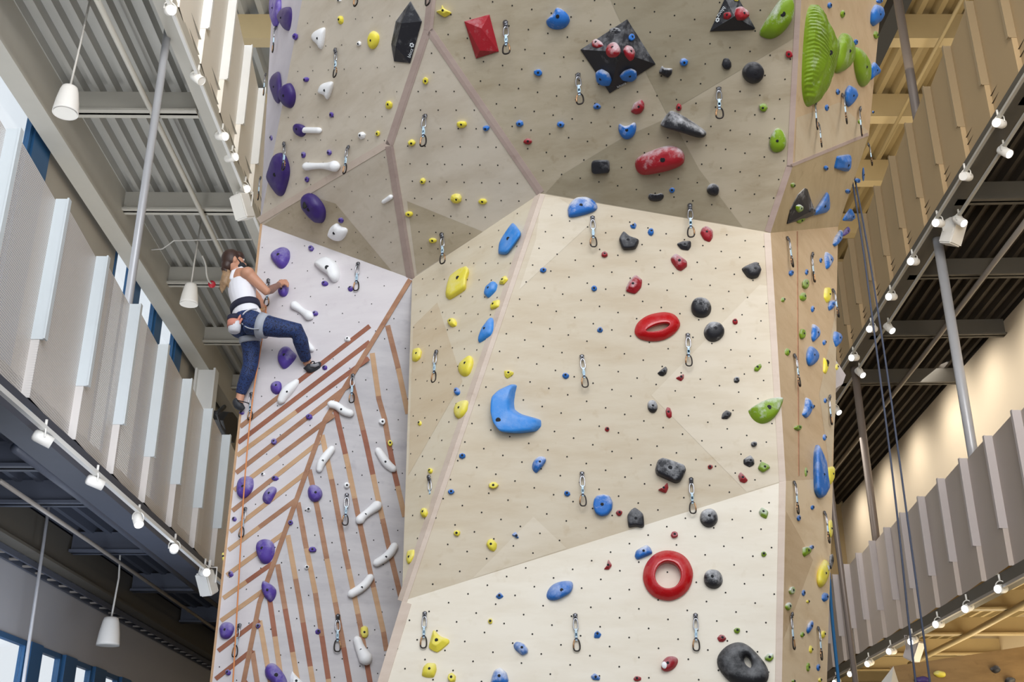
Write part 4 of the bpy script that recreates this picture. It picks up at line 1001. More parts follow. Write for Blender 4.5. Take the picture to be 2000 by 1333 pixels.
# framing of the wings
JY = [9.75, 12.4, 14.95, 17.45, 20.0, 22.5]
def ibeam(name, S, x0, x1, y, z, h, m, lab, grp):
    bm = nb(); box(bm, S, x0, x1, y - .02, y + .02, z, z + h); box(bm, S, x0, x1, y - .09, y + .09, z, z + .03)
    o = obj(name, bm, m, loc=S.w((x0 + x1) / 2, y, z)); tag(o, lab, 'steel beam', grp); return o
ORD = ['first', 'second', 'third', 'fourth', 'fifth', 'sixth', 'seventh', 'eighth', 'ninth', 'tenth', 'eleventh', 'twelfth', 'thirteenth', 'fourteenth', 'fifteenth', 'sixteenth']
for i, y in enumerate(JY):
    ibeam('roof_joist', LS, -5.62, -3.9, y, 8.42, .33, 'beam', 'cream cross joist under the left roof deck, %s counting from the top' % ORD[i], 'left roof joists')
    ibeam('roof_joist', RS, 5.95, 8.46, y - .1, 8.42, .33, 'beamd', 'dark cross joist under the right roof deck, %s counting from the top' % ORD[i], 'right roof joists')
for i, y in enumerate([8.2, 9.85, 11.1, 13.3, 15.7, 18.3, 21]):
    ibeam('floor_joist', LS, -5.0, -3.8, y, 2.92, .25, 'beamb', 'slate-grey cross joist under the left mezzanine, %s counting from the top' % ORD[i], 'left mezzanine joists')
for i, y in enumerate([15.2, 17.7, 20.2, 22.7, 25.2, 27.7]):
    ibeam('floor_joist', RS, 6.1, 15, y, 2.98, .3, 'beamy', 'warm cream joist under the right mezzanine, %s counting from the front' % ORD[i], 'right mezzanine joists')
for i, y in enumerate([13.4, 16.13, 18.88, 21.63, 24.4, 27.1, 29.8]):
    bm = nb(); box(bm, MS, -6, 14.5, y - .15, y + .15, 14.6, 15.2)
    tag(obj('ceiling_beam', bm, 'beamy', loc=V((3, y, 16.2))), 'broad cream beam under the high central ceiling, %s counting from the top' % ORD[i], 'steel beam', 'central ceiling beams')
def runner(name, S, x0, x1, z0, z1, m, lab, y0=5, y1=31, cat='steel beam'):
    o = bxo(name, S, (x0, x1, y0, y1, z0, z1), m, loc=S.w(x0, 15, z0)); return tag(o, lab, cat)
bm = nb(); box(bm, LS, -5.7, -5.62, 5, 24, 8.1, 8.75); box(bm, LS, -5.85, -5.58, 5, 24, 8.06, 8.1)
tag(obj('eave_beam', bm, 'beam', loc=LS.w(-5.65, 15, 8.1)), 'long cream beam running above the upper left windows', 'steel beam')
bm = nb(); box(bm, LS, -3.88, -3.7, 5, 30, 8.45, 8.66); tag(obj('edge_beam', bm, 'beam', loc=LS.w(-3.9, 15, 8.5)), 'cream edge beam under the upper left guard panels', 'steel beam')
bm = nb(); box(bm, LS, -3.95, -3.68, 5, 30, 2.86, 3.06); tag(obj('edge_beam', bm, 'beamb', loc=LS.w(-3.9, 15, 2.9)), 'dark slate edge beam under the lower left guard panels', 'steel beam')
bm = nb(); box(bm, RS, 5.85, 6.08, 5, 33, 8.42, 8.63); tag(obj('edge_beam', bm, 'beamd', loc=RS.w(6.4, 15, 8.5)), 'dark edge beam under the upper right guard panels', 'steel beam')
bm = nb(); box(bm, RS, 5.88, 6.1, 5, 33, 2.9, 3.07); tag(obj('edge_beam', bm, 'beamd', loc=RS.w(6.5, 15, 3)), 'brown edge beam under the lower right guard panels', 'steel beam')
bm = nb(); box(bm, LS, -5.1, -5.02, 5, 28, 2.72, 3.12); box(bm, LS, -5.14, -4.96, 5, 28, 2.69, 2.72)
tag(obj('wall_girder', bm, 'beamd', loc=LS.w(-5.05, 15, 2.7)), 'long grey girder above the lower left windows', 'steel beam')
cy = LS.onx(408, 700, -5.62).y
bm = nb(); box(bm, LS, -5.8, -5.45, cy - .03, cy + .03, 3.1, 8.06); box(bm, LS, -5.82, -5.78, cy - .14, cy + .14, 3.1, 8.06); box(bm, LS, -5.47, -5.43, cy - .14, cy + .14, 3.1, 8.06)
tag(obj('steel_column', bm, 'white', loc=LS.w(-5.62, cy, 3.1)), 'pale steel column at the end of the upper left windows', 'column')
# guards of perforated sheet with upright fins
def guard(name, S, x, sgn, z0, z1, y0, n, st, mp, mf, lab):
    t = thing(name, lab, 'guard panels', S.w(x, y0, z0))
    H_ = z1 - z0
    for i in range(n):
        y = y0 + i * st
        bm = nb(); a, b = x, x + sgn * .07                   # each sheet leans out a little at its far end
        p = [S.w(a, y, z0), S.w(b, y + st, z0), S.w(b, y + st, z1), S.w(a, y, z1)]
        f = bm.faces.new([bm.verts.new(q) for q in p])
        obj('perforated_panel', bm, mp, t)
        bm = nb(); q = sorted((x + sgn * .07, x - sgn * .035)); box(bm, S, q[0], q[1], y - .012, y + .012, z0 + .28 * H_, z1 + .015)
        q2 = sorted((x - sgn * .05, x - sgn * .035)); box(bm, S, q2[0], q2[1], y - .03, y + .03, z0 + .28 * H_, z1 + .015)
        obj('fin', bm, mf, t)
        bm = nb(); q = sorted((x + sgn * .07, x)); box(bm, S, q[0], q[1], y - .006, y + .006, z0, z0 + .28 * H_); obj('lower_fin', bm, mp, t)
    return t
guard('mezzanine_guard', LS, -3.68, -1, 3.08, 4.85, 7.38 - 3 * 1.055, 22, 1.055, 'perf', 'fin', 'white perforated guard of upright panels along the left mezzanine, lower of two')
guard('mezzanine_guard', LS, -3.68, -1, 8.62, 10.5, 7.38 - 2 * 1.055, 21, 1.055, 'sheetL', 'white', 'white guard panels high on the left, beside the top of the tower')
guard('mezzanine_guard', RS, 5.85, 1, 3.08, 4.83, 13.9 - 6 * 1.035, 22, 1.035, 'sheetR', 'finR', 'pale grey guard of upright panels along the lower right mezzanine')
guard('mezzanine_guard', RS, 5.85, 1, 8.62, 10.55, 12.99 - 5 * 1.0, 24, 1.0, 'sheetU', 'finU', 'beige guard of upright panels high on the right, below the slatted ceiling')
# poles and pipes
def rod(name, pts, r, m, lab, cat, n=12):
    bm = nb(); tube(bm, pts, r, n); o = obj(name, bm, m, smooth=True, loc=pts[0]); return tag(o, lab, cat)
yp = LS.onx(332, 30, -3.9).y
rod('steel_pole', [LS.w(-3.9, yp, 3.1), LS.w(-3.9, yp, LS.onx(332, 34, -3.9).z)], .045, 'pole', 'slim pale upright pole rising behind the lower left guard', 'pole')
yq = RS.onx(1830, 462, 6.02).y
rod('steel_pole', [RS.w(6.02, yq, 3.1), RS.w(6.02, yq, 8.45)], .075, 'pole', 'grey upright pole on the right mezzanine, below the box speaker', 'pole')
rod('steel_pole', [RS.w(6.02, yq, 8.7), RS.w(6.02, yq, 15.1)], .075, 'poled', 'brown-grey pole in front of the high slatted ceiling at the top right', 'pole')
yr = RS.onx(1668, 712, 6.02).y
rod('steel_pole', [RS.w(6.02, yr, 3.1), RS.w(6.02, yr, 8.45)], .075, 'poled', 'brown-grey upright pole on the right mezzanine, close to the tower', 'pole')
rod('hanging_rod', [at(1629, 1008, 14) + V((0, 0, 11)), at(1629, 1008, 14), V((at(1681, 1345, 14).x, 14, 0))], .035, 'poled', 'thin brown rod hanging in front of the lower right guard', 'rod')
def pipe(pl, name, S, pts, z, r, m, lab, ext=0):
    q = [S.onz(u, v, z) for u, v in pts]; p = [S.w(a.x, a.y, a.z) for a in q]
    return rod(name, p, r, m, lab, 'pipe')
pipe(0, 'sprinkler_pipe', LS, [(170, -40), (290, 205), (440, 510), (480, 590)], 8.36, .035, 'beam', 'cream sprinkler pipe under the upper left roof deck')
pipe(0, 'sprinkler_pipe', RS, [(2040, 385), (1900, 568), (1800, 700), (1627, 920)], 8.34, .045, 'pipe', 'grey sprinkler pipe under the dark right roof deck')
pipe(0, 'sprinkler_pipe', LS, [(30, 875), (160, 972), (427, 1184)], 2.88, .045, 'beamb', 'thick slate pipe under the left mezzanine')
pipe(0, 'conduit', LS, [(0, 940), (173, 1057), (421, 1230)], 2.86, .022, 'pipe', 'thin conduit under the left mezzanine')
pipe(0, 'sprinkler_pipe', RS, [(2040, 1158), (1900, 1236), (1777, 1298)], 2.95, .05, 'beamy', 'cream pipe under the lower right mezzanine')
pipe(0, 'conduit', MS, [(1900, -40), (1790, 165), (1720, 300)], 14.4, .04, 'decky', 'cream conduit under the high slatted ceiling')
a, b = MS.onz(1779, -30, 14.2), MS.onz(1700, 168, 14.2)
o = bxo('air_duct', MS, (a.x - .16, a.x + .16, a.y - 1, b.y, 14.2, 14.5), 'dark', loc=V((a.x, a.y, 15.8))); tag(o, 'black duct under the high slatted ceiling at the top right', 'duct')
# cable tray
t = thing('cable_tray', 'grey ladder-shaped cable tray along the top of the lower left wall', 'cable tray', LS.w(-5.2, 8, 2.62))
for x in (-5.3, -5.15): obj('rail', (lambda bm: (box(bm, LS, x - .015, x + .015, 6, 23, 2.62, 2.68), bm)[1])(nb()), 'beamb', t)
for i in range(42):
    bm = nb(); y = 7 + i * .38; box(bm, LS, -5.3, -5.15, y - .02, y + .02, 2.63, 2.65); obj('rung', bm, 'pipe', t)
# track lights
def track(S, x, z, y0, y1, m, lab):
    o = bxo('light_track', S, (x - .02, x + .02, y0, y1, z, z + .04), m, loc=S.w(x, y0, z)); tag(o, lab, 'light track')
def spot(pos, aim, lit, lab, grp, s=1.0, top=None, ml='lens'):
    aim = aim.normalized(); t = thing('track_spotlight', lab, 'spotlight', pos, grp)
    r, h = .058 * s, .19 * s
    bm = nb(); lathe(bm, pos - aim * h * .55, aim, [(r * .55, 0), (r * .9, .01), (r, .03), (r, h), (r * .9, h), (r * .86, h - .02)], 18); obj('housing', bm, 'white2', t, True)
    bm = nb(); lathe(bm, pos + aim * (h * .45 - .012), aim, [(r * .86, 0), (r * .86, .006)], 18); obj('lens', bm, ml if lit else 'offw', t)
    bm = nb(); up = V((0, 0, 1)); sd = aim.cross(up).normalized()
    q = [pos + sd * (r * 1.15), pos + sd * (r * 1.2) + up * r * 1.3, pos + up * r * 2.0, pos - sd * (r * 1.2) + up * r * 1.3, pos - sd * (r * 1.15)]
    tube(bm, chaikin(q, 2, False), .008 * s, 6); tube(bm, [pos + up * r * 1.9, pos + up * r * 3.3], .014 * s, 8); obj('bracket', bm, 'white2', t, True)
ltx = LS.onz(431, 262, 8.38).x
track(LS, ltx, 8.38, 5, 24, 'white', 'white light track under the upper left edge beam')
for i, (u, v, lit) in enumerate([(332, 20, 1), (386, 153, 0), (433, 266, 1), (452, 308, 1), (478, 368, 1)]):
    q = LS.onx(u, v, ltx); spot(LS.w(*q), V(((.5, -.75, -.6), (.7, -.2, -.65), (.75, -.5, -.4), (.85, -.45, -.15), (.6, -.6, -.5))[i]), lit, 'white %sspotlight on the upper left track, %s counting down from the top' % ('lit ' if lit else 'unlit ', ORD[i]), 'upper left track spotlights', 1.0)
llx = LS.onz(268, 1000, 2.8).x
track(LS, llx, 2.8, 4, 22, 'white', 'pale light track under the left mezzanine edge')
for i, (u, v, lit) in enumerate([(85, 858, 0), (187, 943, 0), (269, 1017, 1), (340, 1073, 1), (399, 1119, 1)]):
    q = LS.onx(u, v, llx); spot(LS.w(*q), V(((.8, .45, -.35), (.75, .5, -.25), (.45, -.5, -.8), (.3, -.95, -.1), (.6, -.75, -.15))[i]), lit, 'white %sspotlight under the left mezzanine, %s counting from the left' % ('glaring ' if i == 3 else 'lit ' if lit else 'unlit ', ORD[i]), 'lower left track spotlights', .82 + .05 * (i > 2))
rtx = RS.onz(1783, 503, 8.3).x; rtx2 = RS.onz(1877, 418, 8.3).x
track(RS, rtx, 8.3, 6, 30, 'beam', 'light track beside the upper right edge beam')
track(RS, rtx2, 8.3, 6, 30, 'beam', 'outer light track under the dark right roof deck')
for i, (u, v, tr) in enumerate([(1952, 241, 0), (1963, 297, 1), (1887, 345, 0), (1833, 436, 0), (1875, 432, 1), (1784, 511, 0), (1741, 580, 0), (1703, 643, 0), (1737, 642, 1), (1668, 699, 0), (1680, 729, 1), (1634, 802, 1)]):
    q = RS.onx(u, v, rtx2 if tr else rtx); lit = i != 2
    spot(RS.w(*q), V((.35, -.6, -.8)) if tr else V((-.75, -.62, -.3)), lit, '%s spotlight on the %s right track, %s counting down' % ('white lit' if lit else 'white unlit', 'outer' if tr else 'inner', ORD[[0, 0, 1, 2, 1, 3, 4, 5, 2, 6, 3, 4][i]]), 'upper right track spotlights', 1.05 + .012 * i, ml='lensd')
rlx = RS.onz(1790, 1240, 2.85).x
track(RS, rlx, 2.85, 8, 31, 'pipe', 'grey light track under the lower right mezzanine edge')
for i, (u, v) in enumerate([(1955, 1151), (1890, 1188), (1833, 1220), (1783, 1252), (1741, 1273), (1698, 1296), (1664, 1317), (1634, 1332)]):
    q = RS.onx(u, v, rlx); spot(RS.w(*q), V((-.8, -.6, -.35 if i % 2 else -.15)), True, 'lit spotlight on the lower right track, %s counting from the right edge' % ORD[i], 'lower right track spotlights', 1.0, ml='lensd')
# loudspeakers
def pendant(u, v, top, s, lab, S=LS, x=-4.7):
    q = S.onx(u, v, x); c = S.w(*q); t = thing('pendant_speaker', lab, 'loudspeaker', c, 'hanging cone speakers')
    z = V((0, 0, 1)); h, r = .34 * s, .135 * s
    bm = nb(); lathe(bm, c - z * h * .5, z, [(r * .96, .012), (r, 0), (r * 1.0, .03), (r * .9, h * .45), (r * .72, h * .85), (r * .62, h * .97), (r * .45, h)], 26); obj('speaker_body', bm, 'offw', t, True)
    bm = nb(); lathe(bm, c - z * (h * .5 - .001), z, [(r * .9, 0), (r * .9, .006)], 26); obj('grille', bm, 'white2', t)
    bm = nb(); L_ = [S.w(*S.onx(a, b, x)) for a, b in top]; L_[0] = c + z * h * .48; tube(bm, L_, .012, 6); obj('cable', bm, 'cable', t, True)
pendant(132, 196, [(140, 170), (156, 90), (180, -20)], 1.0, 'white cone speaker hanging on a cable at the upper left')
pendant(371, 575, [(373, 555), (380, 510), (393, 430)], 1.0, 'white cone speaker hanging left of the climber')
pendant(214, 1234, [(219, 1210), (232, 1130), (236, 1060), (247, 980)], 1.0, 'white cone speaker hanging above the lower left windows')
def boxspk(S, u, v, x, yaw, s, lab, m='offw', tilt=.5):
    c = S.w(*S.onx(u, v, x)); t = thing('box_speaker', lab, 'loudspeaker', c, 'box speakers')
    R = Matrix.Rotation(yaw, 3, 'Z') @ Matrix.Rotation(tilt, 3, 'X')
    bm = nb(); w, d, h = .13 * s, .12 * s, .2 * s
    hexa(bm, [c + R @ V(p) for p in ((-w * .7, d, -h), (w * .7, d, -h), (w, -d, -h), (-w, -d, -h), (-w * .7, d, h), (w * .7, d, h), (w, -d, h), (-w, -d, h))])
    bmesh.ops.recalc_face_normals(bm, faces=bm.faces); bmesh.ops.bevel(bm, geom=bm.edges[:], offset=.02 * s, segments=2, affect='EDGES'); obj('cabinet', bm, m, t)
    bm = nb(); hexa(bm, [c + R @ V(p) for p in ((-w * .88, -d - .006, -h * .9), (w * .88, -d - .006, -h * .9), (w * .88, -d, -h * .9), (-w * .88, -d, -h * .9), (-w * .88, -d - .006, h * .9), (w * .88, -d - .006, h * .9), (w * .88, -d, h * .9), (-w * .88, -d, h * .9))]); obj('grille', bm, 'white2', t)
    bm = nb(); tube(bm, [c + V((-w, 0, 0)), c + V((-w, 0, h * 1.3)), c + V((w, 0, h * 1.3)), c + V((w, 0, 0))], .01, 6); tube(bm, [c + V((0, 0, h * 1.3)), c + V((0, 0, h * 1.9))], .018, 8); obj('bracket', bm, m, t)
boxspk(LS, 475, 404, ltx, -.6, .92, 'white box speaker on the upper left track beside the tower')
boxspk(LS, 406, 1139, llx, -.5, .72, 'white box speaker behind the lowest spotlight under the left mezzanine')
boxspk(RS, 1860, 452, rtx2, .6, 1.05, 'beige box speaker above the pole on the right', 'white2')
boxspk(RS, 1784, 1270, rlx + .1, .7, .9, 'grey box speaker under the lower right mezzanine', 'finR')
# small things
q = LS.onx(414, 556, -4.7); c = LS.w(*q); t = thing('strobe_alarm', 'small red alarm hanging on a white cable left of the climber', 'alarm', c)
bm = nb(); lathe(bm, c, V((.2, -.9, -.3)), [(.05, 0), (.062, .02), (.06, .05), (.03, .065)], 14); obj('red_lens', bm, 'red', t, True)
bm = nb(); tube(bm, chaikin([c, LS.w(*LS.onx(404, 545, -4.7)), LS.w(*LS.onx(402, 515, -4.7)), LS.w(*LS.onx(395, 500, -4.7))], 2, False), .014, 6); obj('cable', bm, 'cable', t, True)
bm = nb(); tube(bm, [LS.w(*LS.onz(u, v, 8.36)) for u, v in ((296, 488), (318, 486), (340, 470), (425, 468), (492, 468))], .012, 6); tag(obj('loose_cable', bm, 'cable', smooth=True), 'thin white cable strung level across the upper left roof deck', 'cable')
rod('hanging_rod', [LS.w(*LS.onx(u, v, -4.9)) for u, v in ((96, 985), (68, 1180), (44, 1345), (20, 1530))], .018, 'pole', 'thin pale rod hanging at the lower left, in front of the windows', 'rod')
# gym equipment seen over the guard
ye = 13.4; P_ = lambda u, v: LS.w(*LS.onx(u, v, -4.35))
t = thing('exercise_machine', 'black exercise machine top poking up behind the left guard, below the climber', 'exercise machine', P_(450, 830))
bm = nb(); pl_ = [P_(*p) for p in ((436, 822), (447, 806), (455, 806), (464, 818), (464, 838), (458, 866), (446, 858))]; dq = LS.w(.3, .1, 0) - LS.w(0, 0, 0)
a = [bm.verts.new(p) for p in pl_]; b = [bm.verts.new(p - dq) for p in pl_]; bm.faces.new(a); bm.faces.new(b[::-1])
for i in range(len(a)): bm.faces.new((a[i - 1], a[i], b[i], b[i - 1]))
obj('console', bm, 'dark', t)
bm = nb(); tube(bm, [P_(423, 808), P_(432, 801), P_(438, 795)], .035, 8); tube(bm, [P_(423, 808), P_(430, 830), P_(446, 856)], .02, 8); obj('handle', bm, 'dark', t, True)
# bouldering wall at the lower right
ZB = 17.5
pts = [(1738, 1303), (1845, 1287), (1920, 1276), (2040, 1257)]
bm = nb(); a = [bm.verts.new(at(u, v, ZB)) for u, v in pts]; b = [bm.verts.new(V((p.co.x, p.co.y, 0))) for p in a]
for i in range(3): bm.faces.new((a[i], a[i + 1], b[i + 1], b[i]))
c_ = [bm.verts.new(p.co + V((0, .1, 0))) for p in a]
for i in range(3): bm.faces.new((a[i + 1], a[i], c_[i], c_[i + 1]))
tag(obj('bouldering_wall', bm, 'rockwall', loc=at(1845, 1340, ZB)), 'low brown bouldering wall under the right mezzanine', 'climbing wall')
bm = nb(); q = [at(1745, 1302, ZB - .1), at(1757, 1340, ZB - .1), at(1716, 1340, ZB - .6)]; r = at(1740, 1338, ZB - .9)
vv = [bm.verts.new(p) for p in q] + [bm.verts.new(r)]
for f in ((0, 1, 3), (0, 3, 2), (1, 2, 3), (0, 2, 1)): bm.faces.new([vv[i] for i in f])
bmesh.ops.recalc_face_normals(bm, faces=bm.faces)
tag(obj('wall_volume', bm, 'white', loc=q[0]), 'white triangular volume at the corner of the brown bouldering wall', 'climbing volume')
for u, v, m, lab in ((1835, 1318, 'hY', 'dull yellow hold on the brown bouldering wall'), (1944, 1308, 'hK', 'dark hold high on the brown bouldering wall'), (1972, 1330, 'hK', 'dark hold at the bottom right corner of the photo'), (1800, 1330, 'hPd', 'dark maroon rounded hold at the bottom edge of the brown bouldering wall')):
    c = at(u, v, ZB - .02); bm = nb(); w = .06 if m != 'hPd' else .09; ell(bm, c, (V((w * 1.4, 0, 0)), V((0, .06, 0)), V((0, 0, w * .7))), 8)
    for x in bm.verts: x.co += V((mnoise.noise(x.co * 9), 0, mnoise.noise(x.co * 11))) * .03
    o = obj('climbing_hold', bm, m, smooth=True, loc=c); tag(o, lab, 'climbing hold', 'bouldering wall holds')
# ropes
def rope(pts, r, m, lab, fine=2):
    bm = nb(); tube(bm, chaikin(pts, fine, False), r, 8); return tag(obj('climbing_rope', bm, m, smooth=True, loc=pts[0]), lab, 'rope')
rope([at(1674, 395, 9.6) + V((0, .3, 2.2)), at(1674, 395, 9.6), at(1714, 700, 9.5), at(1748, 960, 9.4), at(1788, 1345, 9.3), V((at(1788, 1345, 9.3).x, 9.3, .02))], .009, 'rope_n', 'thin navy rope hanging at the right, inner of a pair')
rope([at(1679, 385, 9.6) + V((-.05, .3, 2.2)), at(1679, 385, 9.6), at(1728, 690, 9.5), at(1767, 975, 9.4), at(1818, 1345, 9.3), V((at(1818, 1345, 9.3).x, 9.3, .02))], .009, 'rope_n', 'thin navy rope hanging at the right, outer of a pair')
rope([at(1619, 1120, 9.7), at(1624, 1200, 9.6), at(1639, 1345, 9.4), V((at(1642, 1345, 9.4).x, 9.4, .02))], .014, 'rope_b', 'thick blue rope hanging beside the lower right edge of the tower')
# ------------------------------------------------------------------ the climber
def J(x, y, Y): return at(400 + x / 3.603, 470 + y / 3.603, Y)
def fuse(name, build, vox, m, parent, sm=6, inflate=0.0):
    bm = nb(); build(bm, inflate)
    me = bpy.data.meshes.new('tmp'); bm.to_mesh(me); bm.free()
    o = bpy.data.objects.new('tmp', me); C.objects.link(o)
    a = o.modifiers.new('r', 'REMESH'); a.mode = 'VOXEL'; a.voxel_size = vox; a.use_smooth_shade = True
    s = o.modifiers.new('s', 'SMOOTH'); s.iterations = sm; s.factor = .5
    dg = bpy.context.evaluated_depsgraph_get(); me2 = bpy.data.meshes.new_from_object(o.evaluated_get(dg))
    bpy.data.objects.remove(o); bpy.data.meshes.remove(me)
    me2.materials.clear()
    for x in (m if isinstance(m, list) else [m]): me2.materials.append(MT[x])
    for f in me2.polygons: f.use_smooth = True
    r = bpy.data.objects.new(name, me2); C.objects.link(r)
    if parent: r.parent = parent; r.matrix_parent_inverse = parent_world(parent).inverted()
    return r
MT['skin'] = mat('skin', 'c48f74', .55, var=.06); MT['tattoo'] = mat('forearm_tattooed', '8f6a5c', .6, var=.25, scale=40)
MT['hair'] = mat('hair_brown', '3a241c', .5, var=.4, scale=50); MT['hairb'] = mat('hair_blond_ends', '97795a', .55, var=.55, scale=45)
MT['tank'] = mat('white_cotton', 'ecebf2', .85, var=.02); MT['mask'] = mat('mask_dark', '1f2229', .8)
MT['belt'] = mat('harness_navy', '23243a', .8); MT['harn'] = mat('harness_grey', 'a9adb8', .75)
MT['shoe'] = mat('shoe_charcoal', '2b2d33', .6); MT['shoeg'] = mat('shoe_grey', '8d8d92', .6); MT['coral'] = mat('coral_cloth', 'd08a78', .8); MT['bagw'] = mat('bag_white', 'd5d5dc', .85, var=.15, scale=60)
m, N, L, b = newmat('leggings_navy_pattern'); MT['legg'] = m
tc = N.new('ShaderNodeTexCoord'); vo = N.new('ShaderNodeTexVoronoi'); vo.inputs['Scale'].default_value = 95; L.new(tc.outputs['Object'], vo.inputs['Vector'])
nz = N.new('ShaderNodeTexNoise'); nz.inputs['Scale'].default_value = 38; nz.inputs['Detail'].default_value = 4; L.new(tc.outputs['Object'], nz.inputs['Vector'])
ad = N.new('ShaderNodeMath'); L.new(vo.outputs['Distance'], ad.inputs[0]); L.new(nz.outputs['Fac'], ad.inputs[1])
cr = N.new('ShaderNodeValToRGB'); cr.color_ramp.elements[0].position = .8; cr.color_ramp.elements[0].color = rgb('10142a'); cr.color_ramp.elements[1].position = 1.0; cr.color_ramp.elements[1].color = rgb('24396a')
L.new(ad.outputs[0], cr.inputs[0]); L.new(cr.outputs[0], b.inputs['Base Color']); b.inputs['Roughness'].default_value = .7
fwd = V((.86, .45, .22)).normalized(); upt = V((-.10, .06, 1)).normalized()
rgt = fwd.cross(upt).normalized(); fwd = upt.cross(rgt).normalized()
SH_R, SH_L = J(302, 232, 9.10), J(228, 238, 9.40)
EL_R, WR_R = J(438, 362, 9.14), J(512, 318, 9.34)
EL_L, WR_L = J(385, 420, 9.55), J(408, 470, 9.50)
HP_R, HP_L = J(325, 580, 9.10), J(296, 620, 9.30)
KN_R, AN_R = J(648, 640, 9.06), J(712, 848, 9.30)
KN_L, AN_L = J(322, 872, 9.34), J(252, 1085, 9.42)
HD = J(203, 152, 9.22)
def ring_loft(bm, secs, n=20):
    rings = []
    for c, a, b_ in secs:
        rings.append([bm.verts.new(c + rgt * (a * math.cos(2 * math.pi * k / n)) + fwd * (b_ * math.sin(2 * math.pi * k / n))) for k in range(n)])
    for p, q in zip(rings, rings[1:]):
        for k in range(n): bm.faces.new((p[k], p[(k + 1) % n], q[(k + 1) % n], q[k]))
    bm.faces.new(rings[0][::-1]); bm.faces.new(rings[-1])
TOR = [(J(238, 216, 9.24), .06, .055), (J(246, 240, 9.24), .125, .075), (J(254, 275, 9.24), .150, .095), (J(260, 325, 9.24), .145, .112), (J(264, 380, 9.22), .130, .106), (J(274, 430, 9.2), .122, .098), (J(286, 480, 9.2), .128, .102), (J(298, 530, 9.19), .150, .116), (J(300, 580, 9.19), .160, .125), (J(298, 632, 9.2), .12, .10)]
def sec(i0, i1, g): return [(c, a + g, b_ + g) for c, a, b_ in TOR[i0:i1]]
def limb(bm, pts, rs, g=0): tube(bm, [V(p) for p in pts], [r + g for r in rs], 14)
def lerp(a, b_, t): return a + (b_ - a) * t
def leg_R(bm, g=0, t=1.0): limb(bm, [J(310, 578, 9.12), lerp(HP_R, KN_R, .3), lerp(HP_R, KN_R, .65), KN_R + V((.0, 0, .005)), J(672, 702, 9.12), J(694, 780, 9.22), J(712, 838, 9.29)], [.098, .088, .076, .064, .060, .050, .040], g)
def leg_L(bm, g=0): limb(bm, [J(300, 612, 9.24), J(318, 690, 9.29), J(326, 780, 9.32), KN_L, J(300, 950, 9.36), J(268, 1030, 9.40), J(252, 1080, 9.42)], [.096, .084, .070, .060, .059, .047, .038], g)
def body_b(bm, g):
    ring_loft(bm, sec(0, 10, 0))
    limb(bm, [J(240, 228, 9.24), J(224, 205, 9.23), HD - upt * .05], [.06, .052, .05])
    ell(bm, HD + fwd * .0, (rgt * .073, fwd * .092, upt * .108)); ell(bm, HD + fwd * .045 - upt * .055, (rgt * .05, fwd * .05, upt * .055))
    ell(bm, HD + fwd * .1 - upt * .012, (rgt * .012, fwd * .022, upt * .02)); ell(bm, HD + rgt * .076 - fwd * .008 - upt * .01, (rgt * .012, fwd * .02, upt * .033))
    ell(bm, HD - rgt * .076 - fwd * .008 - upt * .01, (rgt * .012, fwd * .02, upt * .033))
    for s, e, w in ((SH_R, EL_R, WR_R), (SH_L, EL_L, WR_L)):
        ell(bm, s, (rgt * .062, fwd * .062, upt * .06))
        limb(bm, [lerp(TOR[1][0], s, .5), s, lerp(s, e, .45), e, lerp(e, w, .35), w], [.06, .056, .047, .039, .040, .027])
    # right hand over the hold: palm, four fingers, thumb
    pr = J(548, 292, 9.39); limb(bm, [WR_R, lerp(WR_R, pr, .5), pr], [.027, .031, .03])
    for k, (x, y, x2, y2) in enumerate(((560, 280, 578, 290), (568, 290, 588, 308), (566, 300, 592, 322), (560, 306, 586, 332))):
        limb(bm, [pr, J(x, y, 9.38 - .006 * k), J((x + x2) / 2 + 6, (y + y2) / 2 - 4, 9.36), J(x2, y2, 9.37)], [.014, .0115, .0105, .009])
    limb(bm, [J(535, 300, 9.37), J(530, 316, 9.34), J(540, 332, 9.33)], [.014, .012, .010])
    pl2 = J(410, 490, 9.48); limb(bm, [WR_L, pl2], [.027, .03])
    for k in range(4): limb(bm, [pl2, J(420 + 4 * k, 488 + 9 * k, 9.47), J(430 + 3 * k, 500 + 9 * k, 9.47)], [.014, .011, .009])
    limb(bm, [pl2, J(402, 505, 9.46), J(410, 520, 9.46)], [.013, .011, .009])
    leg_R(bm); leg_L(bm); ell(bm, J(262, 600, 9.22), (rgt * .13, fwd * .11, upt * .105))
    for a, e in ((AN_R, J(735, 880, 9.34)), (AN_L, J(240, 1150, 9.42))): limb(bm, [a, e], [.037, .036])
climber = thing('person', 'climber in a white tank top and navy patterned leggings reaching right on the left edge', 'person', J(300, 600, 9.2))
body = fuse('body', body_b, .0075, ['skin', 'tattoo'], climber, 4)
ew = (WR_R - EL_R).length
for f in body.data.polygons:
    c = f.center
    t = (c - EL_R).dot(WR_R - EL_R) / ew ** 2
    if .02 < t < 1.05 and (c - lerp(EL_R, WR_R, t)).length < .07 and c.y < 9.45: f.material_index = 1
def tank_b(bm, g):
    ring_loft(bm, [(J(256, 296, 9.24), .142, .1)] + sec(3, 9, .012)[:-1] + [(J(300, 560, 9.19), .160, .126)])
    for s in (1, -1):                            # shoulder straps and racer back
        limb(bm, [J(254, 300, 9.24) - fwd * .085 + rgt * .03 * s, J(246, 250, 9.24) - fwd * .066 + rgt * .05 * s, J(240, 226, 9.24) + rgt * .075 * s, J(252, 262, 9.24) + fwd * .07 + rgt * .07 * s, J(260, 300, 9.24) + fwd * .09 + rgt * .07 * s], [.034, .028, .024, .026, .03])
fuse('tank_top', tank_b, .008, 'tank', climber, 5)
